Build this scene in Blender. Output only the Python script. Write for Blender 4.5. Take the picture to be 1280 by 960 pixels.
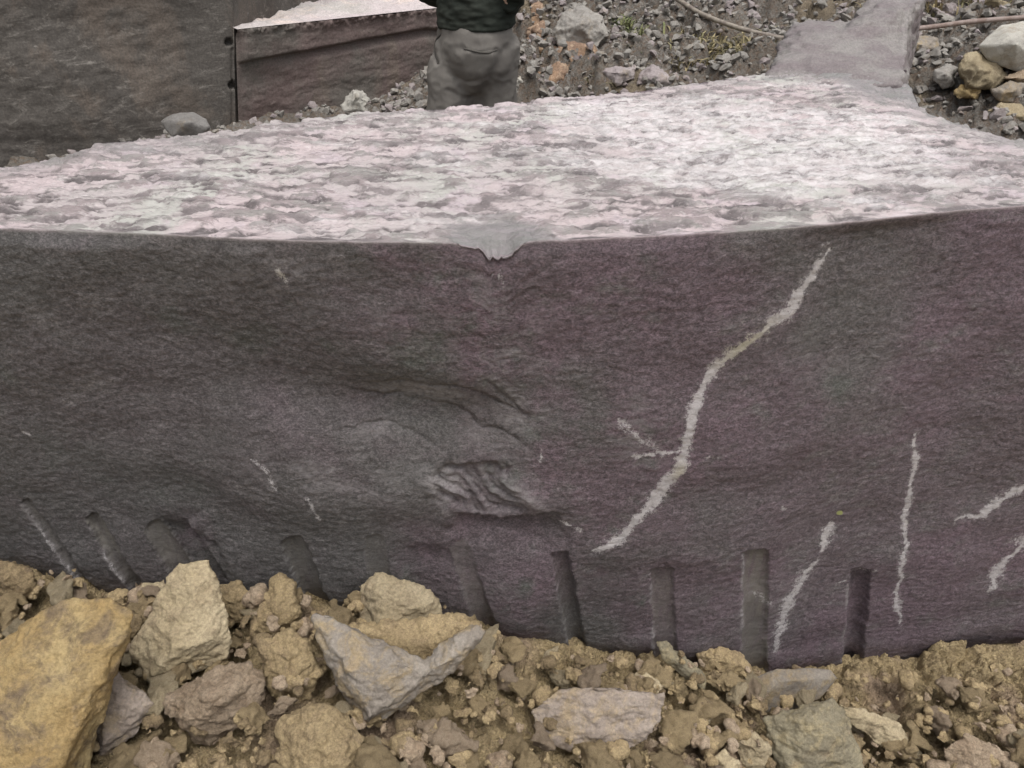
import bpy, bmesh, math, random
import numpy as np
from mathutils import Vector, Matrix
for o in list(bpy.data.objects): bpy.data.objects.remove(o)
SC = bpy.context.scene
R = math.radians
random.seed(7); RNG = np.random.default_rng(7)

# ------------------------------------------------------------------ camera, sky, sun, exposure
TH = R(33.0); F = 960.0; CAMZ = 1.566
cam_d = bpy.data.cameras.new('camera'); cam = bpy.data.objects.new('camera', cam_d)
SC.collection.objects.link(cam); SC.camera = cam
cam.location = (0, 0, CAMZ); cam.rotation_euler = (R(90)-TH, 0, 0)
cam_d.sensor_width = 36; cam_d.lens = 27.0; cam_d.clip_start = .02; cam_d.clip_end = 800
SC.view_settings.view_transform = 'Standard'; SC.view_settings.look = 'None'
SC.view_settings.gamma = 1; SC.view_settings.use_curve_mapping = False
SC.view_settings.exposure = 0.36
SUN_EL = R(71); SUN_AZ = R(152)     # azimuth from +Y towards +X
w = bpy.data.worlds.new('World'); SC.world = w; w.use_nodes = True
nt = w.node_tree; nt.nodes.clear()
sky = nt.nodes.new('ShaderNodeTexSky'); sky.sky_type = 'NISHITA'; sky.sun_disc = False
sky.sun_elevation = SUN_EL; sky.sun_rotation = SUN_AZ; sky.dust_density = 5; sky.air_density = 1
hs = nt.nodes.new('ShaderNodeHueSaturation'); hs.inputs['Saturation'].default_value = .22
bg = nt.nodes.new('ShaderNodeBackground'); bg.inputs[1].default_value = .15
wo = nt.nodes.new('ShaderNodeOutputWorld')
nt.links.new(sky.outputs[0], hs.inputs['Color']); nt.links.new(hs.outputs[0], bg.inputs[0]); nt.links.new(bg.outputs[0], wo.inputs[0])
sd = bpy.data.lights.new('sun', 'SUN'); sd.energy = 1.4; sd.angle = R(28); sd.color = (1, .965, .92)
sun = bpy.data.objects.new('sun', sd); SC.collection.objects.link(sun)
dv = Vector((math.sin(SUN_AZ)*math.cos(SUN_EL), math.cos(SUN_AZ)*math.cos(SUN_EL), math.sin(SUN_EL)))
sun.rotation_euler = dv.to_track_quat('Z', 'Y').to_euler(); sun.location = dv*20

# ------------------------------------------------------------------ measuring helpers (the photo's 1280x960 grid)
RT = np.array([1., 0, 0]); UP = np.array([0, math.sin(TH), math.cos(TH)]); FW = np.array([0, math.cos(TH), -math.sin(TH)])
C0 = np.array([0, 0, CAMZ])
def ray(px, py): return RT*((px-640)/F) + UP*((480-py)/F) + FW
def at_z(px, py, z): d = ray(px, py); return C0 + d*((z-CAMZ)/d[2])
def at_y(px, py, y): d = ray(px, py); return C0 + d*(y/d[1])
def at_d(px, py, dep): return C0 + ray(px, py)*dep
def proj(P):
    Q = P - C0; dz = Q@FW; dz = np.where(dz < .05, .05, dz)
    return 640 + F*(Q@RT)/dz, 480 - F*(Q@UP)/dz, dz

# ------------------------------------------------------------------ numpy noise
def _h(ix, iy, iz, s):
    n = (ix*374761393 + iy*668265263 + iz*2147483647 + s*974634777) & 0xffffffff
    n = ((n ^ (n >> 13))*1274126177) & 0xffffffff
    n = ((n ^ (n >> 16))*2246822519) & 0xffffffff
    return (n ^ (n >> 15)) & 0xffffffff
_G = RNG.normal(size=(256, 3)); _G /= np.linalg.norm(_G, axis=1)[:, None]
def noise(P, s=0):
    P = np.asarray(P, float); i = np.floor(P).astype(np.int64); f = P - i
    u = f*f*f*(f*(f*6-15)+10); out = 0
    for a in (0, 1):
        wx = u[:, 0] if a else 1-u[:, 0]
        for b in (0, 1):
            wy = u[:, 1] if b else 1-u[:, 1]
            for c in (0, 1):
                wz = u[:, 2] if c else 1-u[:, 2]
                g = _G[_h(i[:, 0]+a, i[:, 1]+b, i[:, 2]+c, s) & 255]
                out = out + wx*wy*wz*((g[:, 0]*(f[:, 0]-a)) + g[:, 1]*(f[:, 1]-b) + g[:, 2]*(f[:, 2]-c))
    return out*1.6
def fbm(P, sc, oct=4, gain=.5, s=0):
    o = 0; a = 1; P = np.asarray(P)*sc
    for k in range(oct): o = o + a*noise(P + 17.3*k, s+k); a *= gain; P = P*2.03
    return o
def worley2(X, Y, sc, s=0):
    x = X*sc; y = Y*sc; ix = np.floor(x).astype(np.int64); iy = np.floor(y).astype(np.int64)
    d1 = np.full(x.shape, 9.); d2 = np.full(x.shape, 9.); cid = np.zeros(x.shape)
    for a in (-1, 0, 1):
        for b in (-1, 0, 1):
            h = _h(ix+a, iy+b, ix*0, s); qx = ix+a+(h & 1023)/1023.; qy = iy+b+((h >> 10) & 1023)/1023.
            d = np.hypot(x-qx, y-qy); m = d < d1
            d2 = np.where(m, d1, np.minimum(d2, d)); cid = np.where(m, ((h >> 20) & 1023)/1023., cid); d1 = np.where(m, d, d1)
    return d1, d2, cid
def worley3(P, sc, s=0):
    P = P*sc; i = np.floor(P).astype(np.int64); d1 = np.full(len(P), 9.); d2 = np.full(len(P), 9.); cid = np.zeros(len(P))
    for a in (-1, 0, 1):
        for b in (-1, 0, 1):
            for c in (-1, 0, 1):
                h = _h(i[:, 0]+a, i[:, 1]+b, i[:, 2]+c, s)
                q = np.stack([i[:, 0]+a+(h & 1023)/1023., i[:, 1]+b+((h >> 10) & 1023)/1023., i[:, 2]+c+((h >> 20) & 1023)/1023.], 1)
                d = np.linalg.norm(P-q, axis=1); m = d < d1
                d2 = np.where(m, d1, np.minimum(d2, d)); cid = np.where(m, (h & 511)/511., cid); d1 = np.where(m, d, d1)
    return d1, d2, cid
def sst(a, b, x): t = np.clip((x-a)/(b-a), 0, 1); return t*t*(3-2*t)
def seg_dist(X, Y, pts):
    """distance to a polyline and the arclength fraction"""
    best = np.full(X.shape, 1e9); fr = np.zeros(X.shape); side = np.zeros(X.shape)
    L = [math.hypot(pts[k+1][0]-pts[k][0], pts[k+1][1]-pts[k][1]) for k in range(len(pts)-1)]; T = sum(L); acc = 0
    for k in range(len(pts)-1):
        ax, ay = pts[k][:2]; bx, by = pts[k+1][:2]; dx = bx-ax; dy = by-ay
        t = np.clip(((X-ax)*dx+(Y-ay)*dy)/(L[k]**2+1e-9), 0, 1)
        d = np.hypot(X-ax-t*dx, Y-ay-t*dy); m = d < best
        best = np.where(m, d, best); fr = np.where(m, (acc+t*L[k])/T, fr)
        side = np.where(m, np.sign((X-ax)*dy-(Y-ay)*dx), side); acc += L[k]
    return best, fr, side

# ------------------------------------------------------------------ object helpers
def link(o): SC.collection.objects.link(o); return o
def tag(o, label=None, cat=None, group=None, kind=None):
    if label: o['label'] = label
    if cat: o['category'] = cat
    if group: o['group'] = group
    if kind: o['kind'] = kind
    return o
def mesh_np(name, V, Fq, mat, parent=None, smooth=True, origin=None):
    V = np.asarray(V, np.float32); Fq = np.asarray(Fq, np.int32)
    if origin is not None: V = V - np.asarray(origin, np.float32)
    me = bpy.data.meshes.new(name); n = len(Fq); k = Fq.shape[1]
    me.vertices.add(len(V)); me.vertices.foreach_set('co', V.ravel())
    me.loops.add(n*k); me.loops.foreach_set('vertex_index', Fq.ravel())
    me.polygons.add(n); me.polygons.foreach_set('loop_start', np.arange(0, n*k, k, dtype=np.int32))
    me.polygons.foreach_set('loop_total', np.full(n, k, np.int32))
    me.polygons.foreach_set('use_smooth', np.full(n, smooth)); me.update(calc_edges=True); me.validate()
    me.materials.append(mat); o = link(bpy.data.objects.new(name, me))
    if origin is not None: o.location = tuple(float(v) for v in origin)
    if parent: o.parent = parent
    return o
def attr(me, name, arr):
    a = me.attributes.new(name, 'FLOAT', 'POINT'); a.data.foreach_set('value', np.asarray(arr, np.float32).ravel())
def grid_faces(nr, nc):
    i = np.arange(nr-1)[:, None]*nc + np.arange(nc-1)[None]
    return np.stack([i, i+1, i+nc+1, i+nc], -1).reshape(-1, 4)
def remesh(pieces, voxel, smooth=3):
    """union closed pieces (bmesh-ready point hulls or (verts, faces)) with a voxel remesh; returns verts, quads"""
    bm = bmesh.new()
    for p in pieces:
        if isinstance(p, tuple):
            vs = [bm.verts.new(v) for v in p[0]]
            for f in p[1]:
                try: bm.faces.new([vs[i] for i in f])
                except ValueError: pass
        else:
            b2 = bmesh.new(); vs = [b2.verts.new(v) for v in p]
            r = bmesh.ops.convex_hull(b2, input=vs)
            bmesh.ops.delete(b2, geom=list({g for g in r['geom_interior']+r['geom_unused'] if isinstance(g, bmesh.types.BMVert) and g.is_valid}), context='VERTS')
            bmesh.ops.recalc_face_normals(b2, faces=b2.faces)
            t = bpy.data.meshes.new('t'); b2.to_mesh(t); b2.free(); bm.from_mesh(t); bpy.data.meshes.remove(t)
    bmesh.ops.recalc_face_normals(bm, faces=bm.faces)
    me = bpy.data.meshes.new('tmp'); bm.to_mesh(me); bm.free()
    ob = link(bpy.data.objects.new('tmp', me)); md = ob.modifiers.new('r', 'REMESH'); md.mode = 'VOXEL'; md.voxel_size = voxel
    dg = bpy.context.evaluated_depsgraph_get(); ev = ob.evaluated_get(dg); m2 = ev.to_mesh()
    V = np.empty(len(m2.vertices)*3); m2.vertices.foreach_get('co', V); V = V.reshape(-1, 3)
    Q = np.empty(len(m2.loops), np.int32); m2.loops.foreach_get('vertex_index', Q)
    tot = np.empty(len(m2.polygons), np.int32); m2.polygons.foreach_get('loop_total', tot)
    assert (tot == 4).all(); Q = Q.reshape(-1, 4); ev.to_mesh_clear()
    bpy.data.objects.remove(ob); bpy.data.meshes.remove(me)
    for _ in range(smooth): V = lap(V, Q)
    return V, Q
def lap(V, Q, k=.5):
    a = Q.ravel(); b = np.roll(Q, -1, 1).ravel(); n = len(V); S = np.zeros_like(V)
    c = np.bincount(a, minlength=n)+np.bincount(b, minlength=n)
    for j in range(3): S[:, j] = np.bincount(a, V[b, j], n)+np.bincount(b, V[a, j], n)
    return V*(1-k)+k*S/np.maximum(c, 1)[:, None]
def normals(V, Q):
    n = np.cross(V[Q[:, 2]]-V[Q[:, 0]], V[Q[:, 3]]-V[Q[:, 1]]); N = np.zeros_like(V)
    for j in range(4):
        for c in range(3): N[:, c] += np.bincount(Q[:, j], n[:, c], len(V))
    return N/np.maximum(np.linalg.norm(N, axis=1), 1e-12)[:, None]

# ------------------------------------------------------------------ materials
class NB:
    def __init__(s, name):
        s.m = bpy.data.materials.new(name); s.m.use_nodes = True; s.t = s.m.node_tree; s.N = s.t.nodes; s.N.clear()
        s.out = s.N.new('ShaderNodeOutputMaterial'); s.b = s.N.new('ShaderNodeBsdfPrincipled'); s.l(s.b.outputs[0], s.out.inputs[0])
        s.tc = s.N.new('ShaderNodeTexCoord')
    def l(s, a, b): s.t.links.new(a, b)
    def vec(s, scale=(1, 1, 1), rot=(0, 0, 0)):
        m = s.N.new('ShaderNodeMapping'); m.inputs['Scale'].default_value = scale; m.inputs['Rotation'].default_value = rot
        s.l(s.tc.outputs['Object'], m.inputs[0]); return m.outputs[0]
    def noise(s, sc, det=6, ro=.6, v=None, dist=0):
        n = s.N.new('ShaderNodeTexNoise'); n.inputs['Scale'].default_value = sc; n.inputs['Detail'].default_value = det
        n.inputs['Roughness'].default_value = ro; n.inputs['Distortion'].default_value = dist
        s.l(v if v is not None else s.tc.outputs['Object'], n.inputs['Vector']); return n.outputs[0]
    def vor(s, sc, v=None, feat='F1'):
        n = s.N.new('ShaderNodeTexVoronoi'); n.feature = feat; n.inputs['Scale'].default_value = sc
        s.l(v if v is not None else s.tc.outputs['Object'], n.inputs['Vector']); return n
    def ramp(s, x, a, b, c0=(0, 0, 0), c1=(1, 1, 1)):
        r = s.N.new('ShaderNodeMapRange'); r.interpolation_type = 'SMOOTHSTEP'
        r.inputs[1].default_value = a; r.inputs[2].default_value = b; s.l(x, r.inputs[0]); return r.outputs[0]
    def mix(s, f, a, b, mode='MIX'):
        m = s.N.new('ShaderNodeMix'); m.data_type = 'RGBA'; m.blend_type = mode
        for v, i in ((f, 0), (a, 6), (b, 7)):
            if isinstance(v, (int, float)): m.inputs[i].default_value = v if i == 0 else (v, v, v, 1)
            elif isinstance(v, tuple): m.inputs[i].default_value = (*v, 1)
            else: s.l(v, m.inputs[i])
        return m.outputs[2]
    def math(s, op, a, b=0.):
        m = s.N.new('ShaderNodeMath'); m.operation = op
        for i, v in ((0, a), (1, b)):
            if isinstance(v, (int, float)): m.inputs[i].default_value = v
            else: s.l(v, m.inputs[i])
        return m.outputs[0]
    def at(s, name):
        a = s.N.new('ShaderNodeAttribute'); a.attribute_name = name; return a.outputs['Fac']
    def bump(s, h, dist, st=1., prev=None):
        b = s.N.new('ShaderNodeBump'); b.inputs['Distance'].default_value = dist; b.inputs['Strength'].default_value = st
        s.l(h, b.inputs['Height'])
        if prev is not None: s.l(prev, b.inputs['Normal'])
        return b.outputs[0]
    def done(s, col, rough, nrm=None, spec=.5):
        if isinstance(col, tuple): s.b.inputs['Base Color'].default_value = (*col, 1)
        else: s.l(col, s.b.inputs['Base Color'])
        if isinstance(rough, (int, float)): s.b.inputs['Roughness'].default_value = rough
        else: s.l(rough, s.b.inputs['Roughness'])
        s.b.inputs['Specular IOR Level'].default_value = spec
        if nrm is not None: s.l(nrm, s.b.inputs['Normal'])
        return s.m
def rock_mat(name, c1, c2, c3, sc=1., bump=.004, grain=.5, rough=.85, spec=.3, mudf=.6):
    n = NB(name)
    a = n.ramp(n.noise(7*sc, 8, .62), .38, .62); b = n.ramp(n.noise(23*sc, 8, .7, dist=.6), .45, .68)
    col = n.mix(a, c1, c2); col = n.mix(b, col, c3)
    mud = n.ramp(n.noise(11*sc, 8, .72, dist=.5), .54, .66); col = n.mix(n.math('MULTIPLY', mud, mudf), col, (.27, .205, .13))
    g = n.noise(170*sc, 5, .75); dk = n.ramp(g, .25, .75)
    col = n.mix(grain, col, n.mix(dk, .35, 1.5), 'MULTIPLY')
    info = n.N.new('ShaderNodeObjectInfo'); v = n.math('ADD', n.math('MULTIPLY', info.outputs['Random'], .35), .82)
    cv = n.N.new('ShaderNodeCombineColor'); [n.l(v, cv.inputs[i]) for i in range(3)]
    col = n.mix(1., col, cv.outputs[0], 'MULTIPLY')
    h1 = n.noise(45*sc, 8, .72); h2 = n.noise(260*sc, 4, .7)
    nr = n.bump(h1, bump*3, .8); nr = n.bump(h2, bump*.7, .9, nr)
    return n.done(col, rough, nr, spec)
M = {}
M['ochre'] = rock_mat('ochre_stone', (.31, .215, .095), (.39, .30, .155), (.17, .125, .08), .75, .004, .5)
M['tan'] = rock_mat('tan_stone', (.35, .285, .18), (.42, .35, .235), (.27, .215, .14), 1, .003, .5)
M['clay'] = rock_mat('clay_clod', (.375, .285, .16), (.43, .33, .19), (.27, .20, .12), 1.3, .005, .6)
M['clay_pink'] = rock_mat('pinkish_clay_clod', (.37, .285, .20), (.42, .33, .24), (.30, .22, .15), 1.2, .005, .6)
M['clay_dark'] = rock_mat('dark_brown_clay', (.22, .165, .095), (.28, .21, .12), (.15, .11, .07), 1.3, .005, .6)
M['grey'] = rock_mat('grey_stone', (.205, .178, .15), (.265, .235, .20), (.29, .225, .135), 1, .0025, .4, .75)
M['grey_purple'] = rock_mat('purple_grey_stone', (.25, .205, .17), (.31, .26, .22), (.34, .265, .17), 1, .0025, .4, .75)
M['olive'] = rock_mat('olive_grey_stone', (.19, .165, .115), (.25, .22, .15), (.30, .25, .15), 1, .003, .5)
M['gravel'] = rock_mat('grey_gravel', (.26, .245, .225), (.33, .31, .28), (.20, .18, .16), .7, .004, .3, mudf=.35)
M['gravel_purple'] = rock_mat('purple_gravel', (.30, .26, .26), (.36, .32, .31), (.24, .20, .19), .7, .004, .3, mudf=.35)
M['wall_grey'] = rock_mat('dark_grey_stone', (.185, .175, .165), (.22, .21, .20), (.15, .14, .13), .7, .004, .3, mudf=.35)
M['pale'] = rock_mat('pale_stone', (.42, .40, .36), (.48, .46, .41), (.34, .32, .28), 1, .003, .3, mudf=.35)

# soil of the ground: yellow brown in front, grey rubble behind (by world position)
n = NB('earth')
a = n.ramp(n.noise(5, 8, .6), .38, .62); b = n.ramp(n.noise(28, 8, .7, dist=.8), .42, .62); c = n.ramp(n.noise(3.1, 4, .5), .52, .62)
front = n.mix(a, (.40, .31, .175), (.46, .36, .21)); front = n.mix(b, front, (.35, .27, .16)); front = n.mix(c, front, (.40, .30, .21))
sep = n.N.new('ShaderNodeSeparateXYZ'); n.l(n.tc.outputs['Object'], sep.inputs[0])
back = n.mix(a, (.17, .155, .135), (.23, .215, .195)); back = n.mix(b, back, (.17, .13, .10)); back = n.mix(n.ramp(n.noise(1.1, 5, .6), .56, .64), back, (.22, .18, .13))
col = n.mix(n.ramp(sep.outputs[1], 1.5, 2.4), front, back)
col = n.mix(.6, col, n.mix(n.ramp(n.noise(190, 5, .75), .25, .75), .35, 1.5), 'MULTIPLY')
wv = n.N.new('ShaderNodeVectorMath'); wv.operation = 'ADD'; nv = n.N.new('ShaderNodeTexNoise'); nv.inputs['Scale'].default_value = 40
n.l(n.tc.outputs['Object'], nv.inputs['Vector']); sc_ = n.N.new('ShaderNodeVectorMath'); sc_.operation = 'SCALE'; sc_.inputs[3].default_value = .03
n.l(nv.outputs['Color'], sc_.inputs[0]); n.l(n.tc.outputs['Object'], wv.inputs[0]); n.l(sc_.outputs[0], wv.inputs[1])
vd = n.vor(75, wv.outputs[0]).outputs[0]; vd2 = n.vor(170, wv.outputs[0]).outputs[0]
nr = n.bump(n.math('MULTIPLY', vd, -1.), .012, .8); nr = n.bump(n.math('MULTIPLY', vd2, -1.), .005, .8, nr); nr = n.bump(n.noise(60, 8, .8), .012, .9, nr)
M['earth'] = n.done(col, .95, nr, .2)

def G_front_z(X):   # level of the loose earth along the foot of the block
    return np.interp(X, [-2.5, -1.17, -.95, -.7, -.5, -.25, -.1, .1, .3, .45, .75, .95, 1.4, 3], [.2, .13, .08, .07, .11, .10, .04, -.06, -.13, -.18, -.33, -.36, -.30, -.15])
def ground(X, Y):
    X = np.asarray(X, float); Y = np.asarray(Y, float)
    f = G_front_z(X)*(.6+.4*sst(-1, 1.2, Y))
    rise = np.interp(Y, [2.6, 3.7, 4.3, 5, 60, 300], [.0, .08, .22, .3, .3, .3])
    slope = np.clip(Y-4.3, 0, None)*.30; slope = np.where(slope > 6, 6+(slope-6)*.1, slope)
    rr = sst(-1.0, .1, X)
    b = rise + slope*rr + .45*sst(1.6, 3.2, X)*sst(2.0, 3.4, Y)*(1-.5*sst(5, 8, Y))
    t = sst(1.5, 2.6, Y)
    return f*(1-t)+b*t
def hit(px, py, lift=0):
    d = ray(px, py); t = .5
    while t < 40:
        p = C0+d*t
        if p[2] < ground(p[0], p[1])+lift: return p, t
        t += .01
    return p, t

# ------------------------------------------------------------------ ground sheet to the horizon
def graded(lo, hi, fine, far):
    a = np.arange(lo, hi+1e-6, fine); g = fine*1.3; L = [lo]; H = [hi]
    while L[-1] > -far: L.append(L[-1]-g); H.append(H[-1]+g); g *= 1.3
    return np.concatenate([L[:0:-1], a, H[1:]])
gx = graded(-4, 5, .05, 250); gy = graded(-1, 8, .05, 250)
GX, GY = np.meshgrid(gx, gy)
P = np.stack([GX.ravel(), GY.ravel(), ground(GX, GY).ravel()], 1)
P[:, 2] += fbm(P*[1, 1, 0], 3, 4)*.02 - .04
g_o = mesh_np('ground', P, grid_faces(len(gy), len(gx)), M['earth']); tag(g_o, kind='structure', label='bare yellow brown earth of the quarry floor')

def crumb(X, Y, s=1., seed=0):
    P = np.stack([X.ravel(), Y.ravel(), X.ravel()*0], 1); wx = fbm(P, 14/s, 3, s=seed)*.018*s; wy = fbm(P+9, 14/s, 3, s=seed+5)*.018*s
    X = X.ravel()+wx; Y = Y.ravel()+wy
    d1, d2, c = worley2(X, Y, 13/s, seed); e1, e2, ce = worley2(X, Y, 34/s, seed+1); f1, f2, cf = worley2(X, Y, 85/s, seed+2)
    h = (c-.35)*.06*s*sst(0, .22, d2-d1) + .022*s*(1-np.clip(d1, 0, 1)**2)
    h += (ce-.3)*.024*s*sst(0, .25, e2-e1) + .009*s*(1-np.clip(e1, 0, 1)**2)
    h += (cf-.3)*.010*s*sst(0, .3, f2-f1) + .004*s*(1-np.clip(f1, 0, 1)**2)
    return h + fbm(P, 4/s, 3, s=seed+9)*.03*s + fbm(P, 60/s, 4, .7, s=seed+4)*.005*s
def soil_h(X, Y): return ground(X, Y).ravel() + crumb(X, Y, 1., 3) - .02
xs = np.arange(-1.7, 1.7, .0032); ys = np.arange(.5, 1.46, .0032)
X, Y = np.meshgrid(xs, ys); H = soil_h(X, Y)
H -= .06*sst(.45, .5, .5+.0*Y.ravel()) + .08*(1-sst(.5, .56, Y.ravel())) + .08*(1-sst(-1.7, -1.62, X.ravel())) + .08*sst(1.62, 1.7, X.ravel())
soil = mesh_np('loose_earth', np.stack([X.ravel(), Y.ravel(), H+.06], 1), grid_faces(len(ys), len(xs)), M['earth'])
tag(soil, 'crumbly yellow brown earth heaped along the foot of the cut block', 'earth', kind='stuff')
def soil_z(x, y): return float(soil_h(np.array([[x]]), np.array([[y]]))[0])
xs = np.arange(-4.2, 5.2, .018); ys = np.arange(2.9, 8.2, .018)
X, Y = np.meshgrid(xs, ys); rr = sst(-1.0, 0, X).ravel()
H = ground(X, Y).ravel() + crumb(X, Y, 2.6, 40)*(.35+.65*rr)
ed = sst(2.9, 3.2, Y)*(1-sst(7.9, 8.2, Y))*sst(-4.2, -3.9, X)*(1-sst(4.9, 5.2, X)); H -= .15*(1-ed.ravel())
tag(mesh_np('rubble_bank', np.stack([X.ravel(), Y.ravel(), H], 1), grid_faces(len(ys), len(xs)), M['earth']),
    'bank of grey brown rubble and dirt rising behind the cut block', 'rubble', kind='stuff')

# ------------------------------------------------------------------ the cut block
TOPZ = 1.05
fpx = [(0, 285), (90, 288), (180, 291), (300, 298), (400, 301), (560, 303), (700, 300), (850, 293), (960, 286), (1040, 280), (1120, 271), (1200, 262), (1280, 257), (1380, 253), (1470, 250), (1600, 246)]
fp = np.array([at_z(a, b, TOPZ) for a, b in fpx]); fp = np.vstack([[-1.9, 1.36, TOPZ], fp])
bpx = [(0, 205), (60, 197), (105, 185), (130, 174), (200, 169), (300, 159), (345, 151), (420, 144), (470, 137), (560, 132), (640, 127), (720, 120), (800, 110), (860, 102), (930, 93), (1000, 86), (1060, 84), (1135, 84)]
bp = np.array([at_z(a, b, TOPZ) for a, b in bpx]); bp = np.vstack([[-1.86, 1.47, TOPZ], bp])
NC = 900; s_ = np.linspace(0, 1, NC)
Fx = fp[0, 0]+(fp[-1, 0]-fp[0, 0])*s_; Fy = np.interp(Fx, fp[:, 0], fp[:, 1])
k = np.ones(41)/41; Fy = np.convolve(np.pad(Fy, 20, 'edge'), k, 'valid')
Bx = bp[0, 0]+(bp[-1, 0]-bp[0, 0])*s_; By = np.interp(Bx, bp[:, 0], bp[:, 1])
Fy += fbm(np.stack([Fx*1, Fx*0, Fx*0], 1), 25, 4)*.0025
By += fbm(np.stack([Bx, Bx*0+3, Bx*0], 1), 9, 5, .6)*.012
NF = 430; NT = 330
ZB = -.5; zf = np.linspace(ZB, TOPZ, NF)
FX = np.tile(Fx, (NF, 1)); FY = np.tile(Fy, (NF, 1)); FZ = np.tile(zf[:, None], (1, NC))
V0 = np.stack([FX.ravel(), FY.ravel(), FZ.ravel()], 1)
px, py, _ = proj(V0)
rel = np.zeros(len(V0)); scuff = np.zeros(len(V0)); vein = np.zeros(len(V0)); bore = np.zeros(len(V0)); lich = np.zeros(len(V0))
def blob(cx, cy, sx, sy, rot=0.):
    c, s = math.cos(R(rot)), math.sin(R(rot)); u = (px-cx)*c+(py-cy)*s; v = -(px-cx)*s+(py-cy)*c
    return np.exp(-(u/sx)**2-(v/sy)**2)
nz = fbm(V0, 9, 4, s=21); wxp = px+nz*14; wyp = py+fbm(V0, 9, 4, s=31)*10
rel += fbm(V0*[1, 1, 1.4], 1.6, 3, s=2)*.022 + fbm(V0*[1, 1, 1.6], 5, 3, .5, s=3)*.0022 + fbm(V0*[.7, 1, 1.2], 60, 4, .75, s=4)*.0015
# the fractured hollow in the middle of the face
rel -= .032*blob(490, 515, 140, 36, 8) + .014*blob(290, 450, 190, 55, 18) + .014*blob(620, 560, 60, 60)
rel += .006*blob(250, 590, 160, 40, 14) + .012*blob(860, 480, 200, 120)
rel += .010*blob(420, 610, 170, 38, 10) + .014*blob(640, 560, 60, 40, 30)
def crackline(pts, wd, dep, step=0.):
    global rel
    d, fr, sd_ = seg_dist(wxp, wyp, pts); env = np.sin(np.pi*np.clip(fr, .02, .98))**.5
    rel -= dep*np.exp(-(d/wd)**2)*env; rel += step*np.exp(-(d/22)**2)*env*sd_*.5
crackline([(450, 488), (500, 490), (560, 487), (620, 500), (655, 525)], 2.4, .006, .004)
crackline([(505, 515), (560, 520), (610, 540), (650, 560)], 2.4, .004, .003)
crackline([(420, 548), (470, 545), (520, 552), (545, 562)], 2.2, .004, .002)
crackline([(600, 470), (640, 500), (665, 535)], 3, .005, .003)
crackline([(440, 500), (470, 512), (500, 508)], 3, .006, .004)
sk = sst(.0, .35, fbm(V0*[1, 1, 2.2], 18, 4, .65, s=61)+.1)
scuff += 1.0*blob(525, 500, 55, 12, 3) + sk*(.5*blob(430, 590, 110, 30, 14)+.45*blob(800, 540, 40, 40)+.35*blob(300, 330, 180, 40, 20)+.4*blob(620, 400, 60, 90, -20)+.3*blob(1080, 440, 100, 60)+.4*blob(950, 745, 40, 30)+.5*blob(640, 520, 40, 40)) + .5*blob(470, 545, 30, 9) + .45*blob(640, 500, 14, 22, -35) + .4*blob(600, 555, 30, 14, 20)
# conchoidal chip with diagonal ridges
chip = sst(0, .5, np.exp(-((wxp-592)/50)**4-((wyp-614)/24)**4)); dg = (wxp-545)*.62-(wyp-600)*.8
rel -= chip*(.014+.004*np.sin(dg/3.6+nz*3)+.003*np.sin(dg/1.7+nz*5)); scuff += chip*.35
scuff += .9*blob(548, 605, 26, 13, 20) + .85*blob(655, 618, 30, 12, 28)
rel += .012*blob(548, 607, 30, 13, 20) + .014*blob(655, 618, 34, 13, 28)
sh = sst(552, 590, wxp)*(1-sst(680, 720, wxp))*sst(640, 646, wyp)*(1-sst(655, 700, wyp)); rel -= .022*sh
rel += .016*blob(640, 735, 55, 45) 
# wedge fractures at the lower left, between the drill holes
def scallop(x0, y0, x1, y1, dep, wdt):
    global rel
    dx, dy = x1-x0, y1-y0; L = math.hypot(dx, dy); u = ((px-x0)*dx+(py-y0)*dy)/L; v = ((px-x0)*dy-(py-y0)*dx)/L   # v>0 to the right
    m = sst(-6, 6, u)*(1-sst(L*1.6, L*2, u)); rel -= dep*m*np.where(v > 0, np.exp(-(v/wdt)**1.2), np.exp(-(v/2.5)**2))
scallop(238, 655, 300, 740, -.016, 20)
rel -= .018*sst(0, .9, np.exp(-((wxp-240-(wyp-690)*.5)/38)**4-((wyp-705)/50)**6))
rel -= .010*sst(0, .9, np.exp(-((wxp-550-(wyp-700)*.35)/45)**4-((wyp-745)/62)**6))
rel -= .006*sst(0, .9, np.exp(-((wxp-800)/110)**4-((wyp-750)/50)**6))
holes = [((28, 628), (98, 722), 6, .018, .35), ((110, 648), (186, 755), 9, .022, .9), ((188, 655), (242, 735), 13, .012, .7), ((364, 668), (402, 765), 14, .012, .8), ((467, 668), (478, 740), 13, .006, .5),
         ((572, 680), (600, 760), 13, .010, .4), ((699, 688), (722, 812), 11, .026, .25), ((826, 705), (832, 815), 14, .009, .6), ((944, 683), (945, 830), 16, .016, 1.), ((1078, 712), (1066, 845), 13, .036, .05),
         ((-110, 610), (-30, 700), 10, .02, .5)]
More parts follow.
